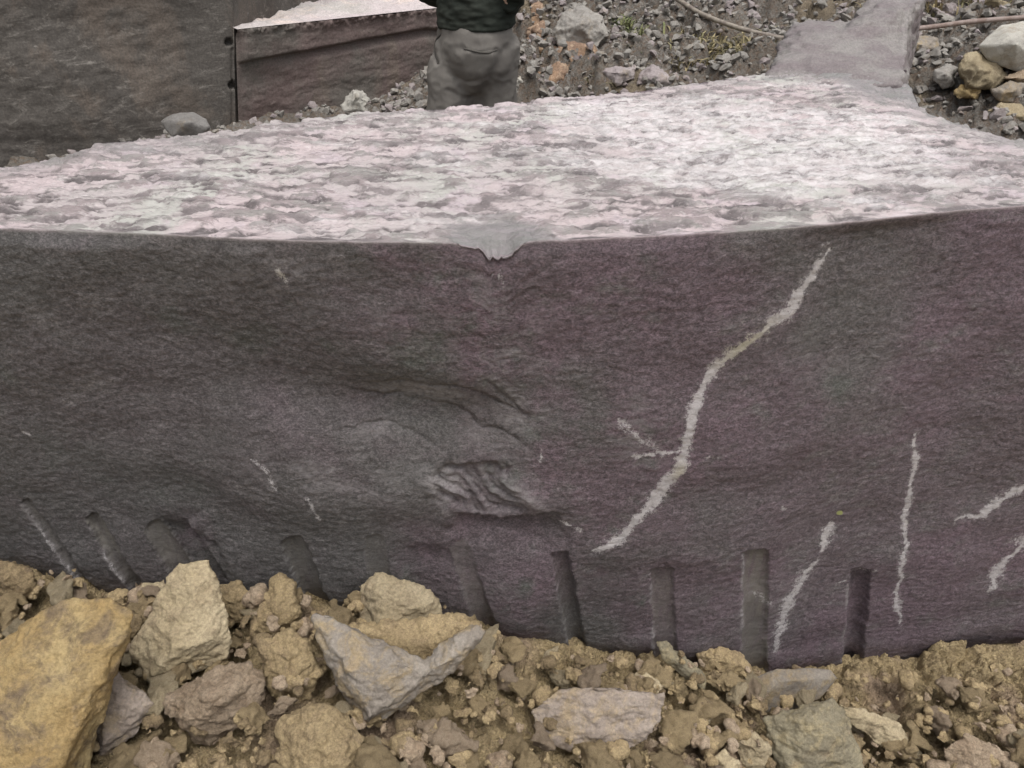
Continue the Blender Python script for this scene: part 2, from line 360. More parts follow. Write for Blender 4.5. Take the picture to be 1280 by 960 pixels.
for (a, b, wd, hdp, tone) in holes:
    dx, dy = b[0]-a[0], b[1]-a[1]; L = math.hypot(dx, dy); u = ((px-a[0])*dx+(py-a[1])*dy)/L; v = ((px-a[0])*dy-(py-a[1])*dx)/L + fbm(V0, 22, 4, .65, s=int(a[0])+300)*1.6
    m = sst(-3+np.abs(v)*.3, 2+np.abs(v)*.3, u)*np.where(u > 0, 1, 0)
    g = np.sqrt(np.clip(1-(v/wd)**2, 0, 1))
    dep = hdp*(.8+.2*np.clip(u/L, 0, 1))*(1+.2*fbm(V0, 9, 3, s=12))
    inside = (np.abs(v) < wd)*m
    rel = rel*(1-inside*.6) - dep*g*m
    bore = np.maximum(bore, inside*tone)
    scuff += 1.0*np.exp(-((v+wd+1.2)/2.0)**2)*m*sst(-.1, .25, nz+.1)*(1 if a[0] < 300 or a[0] > 820 else .4)
    if 0 < a[0] < 250: vein = np.maximum(vein, .62*np.exp(-((v+wd+1.5)/1.8)**2)*m*sst(-.15, .2, nz)*sst(15, 50, u))
# broken toe: bottom of the face rolls under
rel -= .07*sst(0, 1, (np.clip((G_front_z(V0[:, 0])+.10)-V0[:, 2], 0, .3)/.3))
veins = [([(1036, 312), (1022, 335), (1005, 365), (985, 392), (950, 415), (915, 440), (890, 465), (872, 490), (864, 520), (856, 555), (848, 580), (828, 605), (805, 632), (785, 655), (765, 672), (742, 680)], 9, 1),
 ([(785, 562), (815, 565), (848, 560)], 4, .7), ([(1046, 655), (1030, 672), (1022, 688)], 6.5, .8), ([(1018, 702), (1005, 725), (990, 752), (978, 768), (976, 795), (970, 818)], 9, .8),
 ([(1140, 538), (1137, 600), (1132, 640), (1128, 680), (1124, 730), (1126, 785)], 5.5, .85), ([(1198, 652), (1228, 646), (1255, 625), (1290, 606)], 6.5, .9),
 ([(1290, 672), (1262, 703), (1238, 738)], 9, .9), ([(345, 335), (360, 356)], 5, .5), ([(385, 612), (400, 642)], 3, .6), ([(318, 570), (352, 605)], 4, .4),
 ([(770, 520), (800, 545), (825, 560)], 11, .55), ([(704, 652), (716, 655)], 3, .9), ([(722, 657), (728, 658)], 3, .8), ([(620, 325), (612, 330)], 3, .6), ([(672, 560), (676, 575)], 4, .5), ([(972, 632), (978, 632)], 4, .7),
 ([(948, 745), (968, 760)], 8, .45), ([(25, 538), (38, 545)], 4, .5), ([(1040, 735), (1100, 712)], 3, .4), ([(880, 566), (905, 567)], 3, .4), ([(626, 318), (632, 345)], 5, .5)]
for pts, wd, st in veins:
    d, fr, _ = seg_dist(px+nz*7, py+fbm(V0, 25, 3, s=77)*4, pts); wv_ = wd*.62*np.clip(.95+.8*fbm(V0, 16, 4, .6, s=78), .5, 1.35)*np.clip(np.minimum(fr*6, (1-fr)*6)+.35, 0, 1); vein = np.maximum(vein, st*np.exp(-(d/wv_)**2)+.28*st*np.exp(-(d/(wd*1.5))**2))
lich += blob(1050, 642, 7, 5) + .6*blob(930, 430, 40, 14, -35) + .5*blob(848, 585, 10, 12) + .5*blob(1140, 655, 5, 6) + .4*blob(352, 345, 8, 12)+.6*blob(1060, 760, 5, 8)
FN = V0.copy(); FN[:, 1] -= rel
fade = sst(TOPZ, TOPZ-.03, V0[:, 2])
FN[:, 1] = V0[:, 1] - rel*fade
# rows of the top
def profile_drop(pxv):
    return .034*np.clip(np.minimum((pxv-560)/68, (664-pxv)/34), 0, 1)**1.4
tt = np.linspace(0, 1, NT)**1.25
TX = Fx[None]*(1-tt[:, None])+Bx[None]*tt[:, None]; TY = Fy[None]*(1-tt[:, None])+By[None]*tt[:, None]
_re = np.array([(1.34, 2.76), (1.19, 2.31), (1.23, 2.14), (1.30, 1.99), (1.37, 1.86), (1.46, 1.70), (Fx[-1], Fy[-1])])[::-1]
_k = np.ones(31)/31; _off = np.interp(TY[:, -1], _re[:, 1], _re[:, 0])-TX[:, -1]; _off = np.convolve(np.pad(_off, 15, 'edge'), _k, 'valid')
_off *= sst(0, .15, tt)*1.0
TX = TX + _off[:, None]*(s_[None]**7)
T0 = np.stack([TX.ravel(), TY.ravel(), np.full(TX.size, TOPZ)], 1)
tpx, tpy, _ = proj(T0)
Q2 = T0*[.55, 1., 1]
Q3 = T0*[.42, 1., 1]; t1 = fbm(Q3, 27, 4, .6, s=50)+.35*fbm(Q3, 9, 2, s=57); t2 = fbm(Q3, 60, 3, .6, s=51); t3 = fbm(Q2*[.7, 1, 1], 70, 3, .6, s=52)
terr = .5*(np.tanh((t1+.12)*9)+np.tanh((t1-.25)*9)) ; terr2 = np.tanh((t2)*6)
fw = fbm(T0, 12, 3, s=71)*.02
def flk_(kx, sc, rad, keep, sd_):
    a, b, c = worley2(T0[:, 0]*kx+fw*.5, T0[:, 1]+fw*.6, sc, sd_); return sst(rad, rad*.6, a+.12*t2)*(c < keep)
fleck = np.clip(flk_(.30, 24, .34, .45, 301)+flk_(.27, 42, .38, .5, 302)+flk_(.33, 13, .26, .28, 303)*.9, 0, 1)
for (a, b, rx_, ry_) in [(1030, 190, 26, 3.2), (896, 142, 20, 3.4), (1000, 218, 24, 4), (880, 200, 34, 3.5), (985, 174, 22, 3), (835, 255, 34, 4), (950, 262, 40, 4), (905, 232, 26, 3.5), (1080, 206, 22, 3), (1160, 222, 26, 4), (1150, 236, 32, 4.5),
                         (700, 180, 30, 3.5), (640, 196, 24, 3), (560, 200, 30, 3.5), (540, 252, 26, 5), (600, 250, 22, 4), (770, 230, 28, 3.5), (760, 168, 20, 2.6), (380, 250, 34, 4), (240, 228, 30, 3.5), (960, 150, 16, 2.4), (1075, 98, 16, 2), (1170, 180, 20, 2.6), (470, 172, 24, 2.6), (330, 186, 24, 2.6)]:
    q_ = np.hypot((tpx-a)/rx_, (tpy-b+t1*3)/ry_)+.35*t2+.5*fw*20*.3; fleck = np.maximum(fleck, sst(1.05, .7, q_))
zt = -.0032*fleck + fbm(T0, 1.7, 3, s=53)*.010 + terr*.0042 + terr2*.0018 + t3*.0022
tv = np.repeat(tt, NC)
edge = sst(0, .03, tv)
# soft sagging back edge at the far left, smooth darker bevel along the right hand edge
sfr = np.tile(s_, NT)
rb = sst(.90, 1., sfr+.035*t1)
zt = zt*edge*(1-.8*rb) - .035*rb**1.5*edge
zt -= .02*sst(.9, 1., tv)*sst(.25, .75, .5+t1)
# conchoidal notch in the front arris
ncx = px[-NC:]; drop = profile_drop(ncx)*(1+.5*fbm(np.stack([Fx, Fx*0, Fx*0], 1), 40, 4, .6, s=5))
ntch = sst(1., .8, np.hypot((tpx-620)/84, (tpy-304)/40)+t1*.25)
back_f = 1-sst(0, 1, tv/.075)
zt = zt*(1-ntch*.7) + ntch*fbm(T0, 40, 4, .65, s=19)*.003 - np.tile(drop, NT)*back_f**1.3 - ntch*.004
T1 = T0.copy(); T1[:, 2] += zt
FN = FN.reshape(NF, NC, 3); dropm = np.tile(drop, (NF, 1))
lim = TOPZ - dropm; rowf = (FZ-ZB)/(TOPZ-ZB); kk = sst(.75, 1., rowf)
FN[:, :, 2] = FZ - dropm*kk
FN[:, :, 1] += dropm*kk*.25
NBk = 10; zb = np.linspace(TOPZ-.01, ZB, NBk)
BK = np.stack([np.tile(Bx, (NBk, 1)), np.tile(By, (NBk, 1))+np.linspace(.005, .06, NBk)[:, None], np.tile(zb[:, None], (1, NC))], -1)
T1 = T1.reshape(NT, NC, 3)
ALL = np.concatenate([FN, T1[1:], BK], 0); nrow = ALL.shape[0]
AV = ALL.reshape(-1, 3); FQ = grid_faces(nrow, NC)
def full(f, t, b=0.): return np.concatenate([np.asarray(f).ravel(), np.asarray(t).reshape(NT, NC)[1:].ravel(), np.full(NBk*NC, b)])
# end caps: fans through a centre column
ncap = 14; caps = []; CV = []; off = len(AV)
for col, sgn in ((0, -1), (NC-1, 1)):
    A = ALL[:NF, col][::-1]; nA = NF          # from arris down
    Bq = ALL[NF+NT-1:, col]                    # back, down
    Bk = np.stack([np.interp(A[:, 2], Bq[::-1, 2], Bq[::-1, j]) for j in range(3)], 1); Tq = ALL[NF-1:NF-1+NT, col]
    rows = np.linspace(0, 1, 60)
    g = A[:, None]*(1-rows[None, :, None])+Bk[:, None]*rows[None, :, None]
    tr = np.linspace(0, 1, NT)**1.25; tz = np.interp(rows, tr, Tq[:, 2])
    for j in range(2): g[:, :, j] += (np.interp(rows, tr, Tq[:, j])-(Tq[0, j]*(1-rows)+Tq[-1, j]*rows))[None]
    g[:, :, 2] = ZB+(g[:, :, 2]-ZB)*((tz[None]-.004-ZB)/(g[0:1, :, 2]-ZB))
    gp = g.reshape(-1, 3); bmp = fbm(gp, 9, 4)*.008*np.tile(np.sin(np.pi*rows), nA)*sst(TOPZ, TOPZ-.1, gp[:, 2])
    gp[:, 0] += bmp*1. ; CV.append(gp); fq = grid_faces(nA, 60)+off; off += len(gp)
    caps.append(fq if sgn < 0 else fq[:, ::-1])
capn = off-len(AV)
AV2 = np.vstack([AV]+CV); FQ2 = np.vstack([FQ]+caps)
n = NB('slate_block')
e = n.noise
P_ = n.vec((1, 1, 1.5)); Pt = n.vec((.5, 1.1, 1))
base = n.mix(n.ramp(e(2.2, 4, .55), .40, .60), (.140, .106, .120), (.120, .113, .110))
base = n.mix(n.math('MULTIPLY', n.ramp(e(3.7, 5, .6, dist=.5), .50, .66), .8), base, (.165, .115, .138))
base = n.mix(n.ramp(e(5.3, 5, .6), .58, .72), base, (.112, .122, .108))
sx = n.N.new('ShaderNodeSeparateXYZ'); n.l(n.tc.outputs['Object'], sx.inputs[0]); gxx = n.math('ADD', sx.outputs[0], n.math('MULTIPLY', n.math('SUBTRACT', e(1.8, 5, .6), .5), 2.6))
base = n.mix(n.math('MULTIPLY', n.ramp(gxx, .1, -.7), .7), base, (.098, .092, .090)); base = n.mix(n.math('MULTIPLY', n.ramp(gxx, .2, .9), .55), base, (.165, .118, .142))
base = n.mix(n.ramp(e(9, 6, .7, v=P_, dist=.4), .5, .75), base, (.165, .15, .15))
grain = e(190, 5, .8, v=P_); grain2 = e(420, 3, .7)
g3 = e(75, 7, .82, v=n.vec((1, 1, 1.35), (0, R(-14), 0)))
base = n.mix(.9, base, n.mix(n.ramp(grain, .34, .70), .42, 1.6), 'MULTIPLY')
base = n.mix(.8, base, n.mix(n.ramp(g3, .36, .66), .55, 1.4), 'MULTIPLY')
sp = n.ramp(e(560, 2, .6), .66, .74); base = n.mix(n.math('MULTIPLY', sp, .45), base, (.34, .32, .32))
bor = n.at('bore'); base = n.mix(n.math('MULTIPLY', n.math('MULTIPLY', bor, .85), n.ramp(e(40, 6, .75, v=n.vec((1.5, 1, .3))), .25, .6)), base, n.mix(n.ramp(e(6, 4, .5), .4, .6), (.20, .185, .16), (.14, .13, .115)))
scn = n.math('MULTIPLY', n.at('scuff'), n.ramp(e(60, 6, .75, v=P_), .3, .65)); base = n.mix(scn, base, (.30, .28, .28))
vn = n.at('vein'); vn2 = n.ramp(n.math('ADD', n.math('MULTIPLY', vn, 1.0), n.math('MULTIPLY', n.math('SUBTRACT', e(90, 8, .92), .5), 6.0)), .42, .80)
vn3 = n.math('MULTIPLY', vn2, n.ramp(vn, .06, .3)); base = n.mix(n.math('MULTIPLY', vn3, .78), base, n.mix(n.at('lichen'), (.60, .57, .57), (.46, .42, .24)))
base = n.mix(n.ramp(n.at('lichen'), .62, .8), base, (.33, .35, .13))
# cleaved top: pale dusty skin with darker flakes
tb = n.mix(n.ramp(e(2.6, 5, .6), .38, .62), (.50, .42, .425), (.44, .395, .39))
tb = n.mix(n.ramp(e(4.1, 5, .6, dist=.5), .52, .66), tb, (.44, .43, .40))
tb = n.mix(n.ramp(e(6.6, 5, .6, dist=.5), .54, .66), tb, (.47, .40, .42))
fl = n.at('flake'); flk = n.ramp(n.math('ADD', fl, n.math('MULTIPLY', n.math('SUBTRACT', e(62, 8, .85, v=n.vec((.42, 1.2, 1)), dist=.4), .5), 3.2)), .34, .70)
tb = n.mix(n.math('MULTIPLY', flk, .85), tb, n.mix(n.ramp(e(14, 5, .6), .4, .6), (.25, .205, .205), (.23, .22, .205)))
fl2 = n.ramp(e(36, 8, .78, v=n.vec((.38, 1.2, 1)), dist=.7), .52, .64); tb = n.mix(n.math('MULTIPLY', fl2, .6), tb, (.34, .29, .29))
tb = n.mix(n.ramp(e(120, 5, .7, v=Pt), .60, .72), tb, (.30, .27, .27))
tb = n.mix(n.math('MULTIPLY', n.ramp(e(55, 6, .7, v=Pt), .56, .70), .6), tb, (.66, .61, .61))
tb = n.mix(n.math('MULTIPLY', n.ramp(e(30, 7, .75, v=n.vec((.25, 1.6, 1)), dist=.6), .555, .61), .75), tb, n.mix(n.ramp(e(11, 3, .5), .4, .6), (.15, .128, .128), (.27, .235, .235)))
tb = n.mix(n.math('MULTIPLY', n.at('fleck'), n.ramp(e(70, 6, .7), .3, .5)), tb, n.mix(n.ramp(e(9, 3, .5), .4, .6), (.115, .098, .098), (.20, .172, .172)))
tb = n.mix(n.math('MULTIPLY', n.at('bare'), .92), tb, n.mix(n.ramp(e(18, 6, .6, v=n.vec((.4, 2, 1))), .4, .6), (.235, .215, .218), (.19, .188, .18)))
tb = n.mix(n.math('MULTIPLY', n.at('bright'), n.ramp(e(38, 8, .8, v=Pt), .38, .60)), tb, (.72, .69, .69))  # whitens the colour for painted glare, and for crushed stone at the notch
top = n.at('top'); col = n.mix(top, base, tb)
nb = n.bump(g3, .0032, .8); nb = n.bump(grain, .0055, .9, nb); nb = n.bump(grain2, .0012, .8, nb)
ntp = n.bump(e(60, 8, .75, v=Pt), .006, .8); ntp = n.bump(e(240, 4, .7, v=Pt), .0015, .7, ntp)
mx = n.N.new('ShaderNodeMix'); mx.data_type = 'VECTOR'; n.l(top, mx.inputs[0]); n.l(nb, mx.inputs[4]); n.l(ntp, mx.inputs[5])
rg = n.mix(top, n.mix(bor, .62, .5), .36)
M['block'] = n.done(col, rg, mx.outputs[1], .5)
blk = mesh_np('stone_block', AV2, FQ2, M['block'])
blk.data.flip_normals()
z0 = np.zeros(NT*NC)
def put(nm, f, t): attr(blk.data, nm, np.concatenate([full(f, t), np.zeros(capn)]))
put('bore', bore, z0); put('scuff', np.clip(scuff, 0, 1), z0); put('vein', vein, z0); put('lichen', np.clip(lich, 0, 1), z0)
topm = np.ones(NT*NC); topm[:NC*2] = .6
topf = np.zeros((NF, NC)); topf[-1] = .55; topf[-2] = .2
put('top', topf.ravel(), topm)
glare = sst(.25, .75, np.clip(np.exp(-((tpx-900)/230)**2-((tpy-165)/40)**2)+.9*np.exp(-((tpx-1000)/230)**2-((tpy-212)/34)**2), 0, 1)+.55*fbm(Q3, 5, 4, .6, s=58)+.2*t1)  # sky glare right of centre, painted into the top's colour
flv = np.clip(.36-.2*glare+.46*np.tanh((t1-.05)*4)+.14*terr2, 0, 1); put('flake', np.zeros(NF*NC), flv)  # flakes thinned out where the glare is painted
nt_ = fbm(T0, 6, 4, s=90)
bare = np.clip(.9*rb+ntch*.95*(1-sst(.2, .6, np.exp(-((tpx-628)/12)**2-((tpy-314)/7)**2)))+.85*sst(1000, 1040, tpx+60*nt_)*sst(118, 95, tpy+20*nt_) + .75*sst(105, 92, tpy+16*nt_)
     + .5*sst(420, 120, tpx+120*nt_)*sst(.55, .9, tv), 0, 1)
put('bare', np.zeros(NF*NC), bare); put('fleck', np.zeros(NF*NC), fleck*(1-bare))
put('bright', np.zeros(NF*NC), np.clip(.65*glare*(1-bare)+1.0*np.exp(-((tpx-630)/15)**2-((tpy-314)/7)**2), 0, 1))  # painted glare, plus the white crushed stone spot in the notch
tag(blk, 'huge cut slate block with pale flaked top and dark drilled front face', 'stone block')

# ------------------------------------------------------------------ rocks
def disp_rock(V, Q, kind, seed):
    N = normals(V, Q); P = V+seed*3.7
    if kind == 'angular':
        d = fbm(P, 8, 3, .5, s=seed)*.006 + fbm(P*[1, 1, 1.5], 38, 4, .7, s=seed+3)*.0036
        st = fbm(P@np.array([[.8, .3, 0], [-.3, .6, .3], [.2, -.4, .9]]), 22, 3, s=seed+5); d += np.tanh(st*7)*.0018 + np.abs(fbm(P, 13, 2, s=seed+7))*-.008
    elif kind == 'smooth':
        d = fbm(P, 8, 3, .5, s=seed)*.006 + fbm(P, 60, 3, .6, s=seed+3)*.0012
    else:
        e1, e2, ce = worley3(P + fbm(P, 30, 2, s=seed)[:, None]*.012, 42, seed); f1, f2, cf = worley3(P, 95, seed+1)
        d = fbm(P, 9, 4, .55, s=seed)*.014 + (ce-.4)*.010*sst(0, .25, e2-e1) + (cf-.4)*.004*sst(0, .3, f2-f1) + fbm(P, 120, 3, .6, s=seed+3)*.0014
    return V+N*d[:, None]
def rock_obj(name, V, Q, mat, label=None, cat='rock', group=None, parent=None):
    o = mesh_np(name, V, Q, mat, origin=None if parent else V.mean(0)*[1, 1, 0]+[0, 0, V[:, 2].min()], parent=parent)
    if label: tag(o, label, cat, group)
    return o
def outline_pieces(outl, fronts, dep, thick, shrink=.72):
    pts = []; c = np.mean(np.array(outl), 0)
    for p in outl:
        q = c+(np.array(p[:2])-c)
        pts.append(at_d(q[0], q[1], dep)); b = c+(np.array(p[:2])-c)*shrink
        pts.append(at_d(b[0], b[1], dep+thick))
    for (a, b, o) in fronts: pts.append(at_d(a, b, dep-o))
    return pts
def traced(name, label, mat, outl, fronts, anchor=None, thick=.09, kind='angular', seed=1, vox=.0045, group=None, bury=.0, dep=None, extra=None, sm=3):
    if dep is None:
        ax, ay = anchor or (np.mean([p[0] for p in outl]), max(p[1] for p in outl)); dep = hit(ax, ay, .045)[1]+bury
    pcs = [outline_pieces(outl, fronts, dep, thick)]
    if extra:
        for (o2, f2) in extra: pcs.append(outline_pieces(o2, f2, dep, thick*.8))
    V, Q = remesh(pcs, vox, sm); V = disp_rock(V, Q, kind, seed)
    return rock_obj(name, V, Q, M[mat], label, 'rock' if 'clod' not in name else 'clod', group)
FGR = [
 ('boulder', 'big bright ochre slab of rock filling the lower left corner', 'ochre', [(-120, 880), (0, 808), (45, 768), (92, 742), (140, 746), (170, 765), (150, 800), (125, 830), (118, 900), (100, 1010), (-120, 1040)], [(112, 820, .05), (72, 890, .085), (48, 1010, .12), (-100, 930, .09), (25, 822, .02), (140, 772, .015)], .14, 'angular'),
 ('rock', 'dark brown crumbly chunk wedged beside the big ochre slab', 'clay_dark', [(125, 790), (150, 762), (174, 770), (176, 790), (160, 815), (140, 832), (125, 820)], [(150, 795, .03)], .06, 'clod'),
 ('rock', 'tall pale tan rock with a blunt square tip pointing up at the block', 'tan', [(222, 702), (262, 698), (268, 735), (285, 760), (293, 800), (284, 825), (240, 842), (195, 866), (178, 850), (160, 815), (183, 772), (202, 733)], [(242, 745, .035), (215, 815, .06), (268, 800, .04), (190, 845, .045)], .09, 'angular'),
 ('rock', 'grey brown triangular rock leaning right of the big ochre slab', 'grey_purple', [(106, 824), (135, 819), (165, 848), (196, 880), (180, 912), (150, 940), (118, 956), (106, 900)], [(125, 850, .03), (170, 885, .03), (125, 935, .04)], .08, 'angular'),
 ('rock', 'pinkish crumbly rock below the tall pale tan rock', 'clay_pink', [(198, 880), (225, 862), (260, 840), (312, 823), (332, 850), (325, 882), (292, 920), (262, 936), (240, 922), (215, 900)], [(262, 870, .05), (295, 860, .04), (250, 905, .04)], .09, 'clod'),
 ('rock', 'small pointed brown rock standing against the block left of the tan boulder', 'clay', [(342, 722), (352, 717), (368, 735), (372, 772), (352, 795), (316, 795), (325, 760)], [(350, 755, .04)], .06, 'clod'),
 ('rock', 'small greenish tan rock tucked behind the tall pale tan rock', 'tan', [(176, 732), (205, 722), (222, 745), (205, 778), (176, 776), (167, 752)], [(190, 745, .02)], .05, 'angular'),
 ('rock', 'rough tan boulder lying in the crook of the grey wedge shaped rock', 'tan', [(447, 732), (470, 714), (492, 718), (530, 733), (551, 750), (548, 780), (520, 796), (485, 806), (455, 792), (448, 765)], [(475, 745, .045), (520, 760, .045), (480, 785, .05)], .08, 'angular'),
 ('clod', 'large lumpy yellow brown clod at the bottom edge below the pinkish rock', 'clay', [(352, 905), (385, 882), (428, 888), (455, 920), (458, 1000), (350, 1000)], [(400, 920, .05), (430, 960, .06), (375, 960, .05)], .1, 'clod'),
 ('clod', 'upright crumbly clod between the pinkish rock and the grey wedge shaped rock', 'clay', [(325, 798), (360, 785), (385, 800), (398, 840), (385, 878), (345, 885), (330, 850)], [(360, 830, .04)], .08, 'clod'),
 ('rock', 'flat pinkish grey slab half sunk in the earth at bottom centre', 'grey_purple', [(660, 890), (700, 862), (760, 856), (832, 866), (826, 902), (800, 932), (750, 952), (690, 934)], [(740, 890, .012), (790, 885, .012), (720, 930, .012)], .08, 'angular'),
 ('rock', 'small pale flat chip above the flat pinkish grey slab', 'tan', [(785, 846), (802, 836), (834, 858), (822, 873), (803, 874)], [(810, 858, .012)], .03, 'angular'),
 ('rock', 'narrow splinter of rock slanting down from the foot of the block', 'olive', [(817, 800), (832, 798), (860, 822), (884, 850), (880, 862), (850, 848), (826, 822)], [(850, 832, .02)], .03, 'angular'),
 ('rock', 'smooth rounded grey rock under the undercut foot of the block', 'grey', [(925, 872), (938, 848), (972, 835), (1040, 836), (1049, 848), (1022, 874), (985, 890), (940, 892)], [(975, 852, .04), (1010, 850, .03), (950, 870, .035)], .07, 'smooth'),
 ('rock', 'big olive grey rock below the smooth rounded grey rock', 'olive', [(952, 898), (1010, 888), (1042, 868), (1062, 900), (1080, 965), (1062, 1000), (985, 1000), (965, 940)], [(1010, 900, .05), (1040, 920, .05), (1000, 985, .05)], .1, 'angular'),
 ('rock', 'thin tan slab tilted right of the big olive grey rock', 'tan', [(1046, 878), (1080, 886), (1130, 905), (1162, 952), (1130, 955), (1098, 932), (1062, 906)], [(1100, 905, .015), (1135, 935, .015)], .025, 'angular'),
 ('rock', 'pinkish tan rock at the bottom edge right of the thin tilted slab', 'clay_pink', [(1178, 935), (1205, 915), (1248, 928), (1262, 960), (1240, 990), (1180, 990)], [(1215, 940, .03)], .07, 'angular'),
 ('rock', 'angular brown rock left of the smooth rounded grey rock', 'clay', [(868, 884), (905, 874), (932, 905), (926, 926), (895, 918)], [(900, 895, .025)], .05, 'angular'),
 ('rock', 'small flat orange brown rock right of the flat pinkish grey slab', 'clay_pink', [(822, 908), (850, 895), (882, 905), (862, 926), (835, 926)], [(850, 908, .02)], .04, 'angular'),
 ('rock', 'yellowish rounded rock touching the left side of the big olive grey rock', 'tan', [(912, 924), (942, 914), (966, 935), (962, 962), (930, 966)], [(940, 935, .03)], .05, 'angular'),
 ('clod', 'brown clod pressed against the foot of the block left of the rounded grey rock', 'clay', [(868, 815), (900, 808), (932, 816), (938, 838), (905, 850), (875, 838)], [(903, 825, .025)], .05, 'clod'),
 ('clod', 'dark clod against the block in the far left corner of the rubble', 'clay_dark', [(-30, 705), (10, 698), (40, 712), (45, 740), (10, 755), (-30, 750)], [(10, 720, .03)], .06, 'clod'),
 ('clod', 'crumbly clod just left of the small pointed brown rock', 'clay', [(265, 735), (300, 728), (322, 745), (318, 775), (285, 785), (266, 768)], [(295, 750, .03)], .05, 'clod'),
 ('rock', 'tan rock in the bottom edge right of the flat pinkish grey slab', 'tan', [(888, 948), (905, 935), (925, 950), (930, 985), (885, 985)], [(905, 955, .02)], .05, 'angular'),
]
for i, (nm, lb, mt, ol, fr, th, kd) in enumerate(FGR):
    traced(nm, lb, mt, ol, fr, thick=th, kind=kd, seed=11+i, vox=.0048 if i == 0 else .0036, sm=3 if kd == 'clod' else 2)
traced('rock', 'grey wedge shaped rock with a bright split face at lower left of centre', 'grey', [(388, 768), (412, 768), (470, 800), (545, 830), (535, 862), (500, 880), (458, 914), (448, 898), (418, 850), (398, 810)],
       [(462, 900, .06), (412, 800, .03), (432, 838, .055), (500, 826, .05), (478, 850, .062), (535, 848, .035)], thick=.06, kind='angular', seed=61, vox=.0036, sm=1,
       extra=[([(505, 850), (540, 815), (596, 776), (608, 790), (582, 824), (552, 854), (528, 868)], [(560, 828, .035), (530, 845, .04)])])

traced('clod', 'crumbly clay packed in the crook of the grey wedge shaped rock', 'clay', [(430, 785), (470, 800), (540, 790), (585, 770), (600, 780), (570, 806), (540, 832), (505, 822), (465, 803)], [(520, 806, .02)], anchor=(500, 870), thick=.07, kind='clod', seed=88, vox=.0036)
# variant meshes for scattered stones
def unit_rock(seed, kind, elong=1.4, vox=.05, flat=.7, npt=16, k=.1):
    r = np.random.default_rng(seed); p = r.normal(size=(npt, 3)); p /= np.linalg.norm(p, axis=1)[:, None]
    p *= np.array([elong, 1, flat])*(.8+.3*r.random((npt, 1)))*.5
    V, Q = remesh([[tuple(x) for x in p]], vox, 2 if kind != 'clod' else 3)
    V = disp_rock(V*k, Q, kind, seed)/k
    return V, Q
VAR = [unit_rock(100+i, 'clod' if i % 2 else 'angular', 1.2+.3*(i % 3), .04, .7, 13, .07) for i in range(8)]
def scatter_mesh(name, spots, variants, mats, flat=False):
    """spots: (x,y,z,size,seed) -> one merged mesh"""
    Vs = []; Qs = []; off = 0; mi = []
    for (x, y, z, s, sd) in spots:
        r = random.Random(sd); V, Q = variants[r.randrange(len(variants))]
        m = np.array(Matrix.Rotation(r.uniform(0, 6.28), 3, 'Z')@Matrix.Rotation(r.uniform(-.7, .7), 3, 'X')@Matrix.Rotation(r.uniform(-.7, .7), 3, 'Y'))
        Vs.append((V*s)@m.T+[x, y, z]); Qs.append(Q+off); off += len(V); mi.append(np.full(len(Q), r.randrange(len(mats)), np.int32))
    o = mesh_np(name, np.vstack(Vs), np.vstack(Qs), mats[0], smooth=not flat)
    for m in mats[1:]: o.data.materials.append(m)
    o.data.polygons.foreach_set('material_index', np.concatenate(mi)); return o
def low_rock(seed, n=13):
    r = np.random.default_rng(seed); p = r.normal(size=(n, 3)); p /= np.linalg.norm(p, axis=1)[:, None]; p *= np.array([1.3, 1, .7])*.5
    bm = bmesh.new(); vs = [bm.verts.new(v) for v in p]; bmesh.ops.convex_hull(bm, input=vs); bmesh.ops.triangulate(bm, faces=bm.faces)
    bm.verts.ensure_lookup_table(); bm.verts.index_update()
    V = np.array([v.co for v in bm.verts]); Q = np.array([[l.vert.index for l in f.loops] for f in bm.faces]); bm.free(); return V, Q
SMALL = [unit_rock(200+i, 'clod' if i%2 else 'angular', 1.45, .07, .65, 9, .05 if i%2 else .045) for i in range(8)]
LOW = [low_rock(300+i) for i in range(12)]
r = random.Random(5); sp = []
xs_ = [r.uniform(-1.35, 1.35) for _ in range(2600)]; ys_ = [r.uniform(.62, 1.34) for _ in range(2600)]
zs_ = soil_h(np.array([xs_]), np.array([ys_]))+.06
FyS = lambda x_: float(np.interp(x_, Fx, Fy))
for k in range(2600):
    s = .011+.034*r.random()**2.2
    if ys_[k] > FyS(xs_[k])-.035-s*.4: continue
    sp.append((xs_[k], ys_[k], zs_[k]+s*.15, s, k))
o = scatter_mesh('earth_crumbs', sp, SMALL, [M['clay'], M['clay_pink'], M['clay'], M['clay_dark']])
tag(o, 'small crumbs of yellow brown earth lying on the loose soil', 'earth crumbs', kind='stuff')
# countable stones and clods in the foreground earth
def place(name, variant, loc, s, mat, label, cat, group, rz, tilt=.4, rr=r):
    me = vm[(variant, mat)]; o = link(bpy.data.objects.new(name, me)); o.location = loc
    o.scale = (s, s*rr.uniform(.8, 1.1), s*rr.uniform(.7, 1)); o.rotation_euler = (rr.uniform(-tilt, tilt), rr.uniform(-tilt, tilt), rz)
    return tag(o, label, cat, group)
class VM(dict):
    def __missing__(s, k):
        V, Q = VAR[k[0]]; o = mesh_np('scattered_stone', V, Q, M[k[1]]); s[k] = o.data; bpy.data.objects.remove(o); return s[k]
vm = VM()
for k in range(290):
    x = r.uniform(-1.25, 1.3); y = r.uniform(.66, 1.26); s = .035+.07*r.random()**1.7; y = min(y, FyS(x)-.04-s*.35)
    mt = r.choice(['clay', 'clay', 'clay_pink', 'tan', 'clay']); v = r.choice([1, 3, 5, 7] if mt != 'tan' else [0, 2, 4, 6])
    place('earth_clod', v, (x, y, soil_z(x, y)+.06+s*.08), s, mt, 'fist sized clod of yellow brown earth in the loose soil below the block', 'clod', 'clods in the loose earth', r.uniform(0, 6.3))

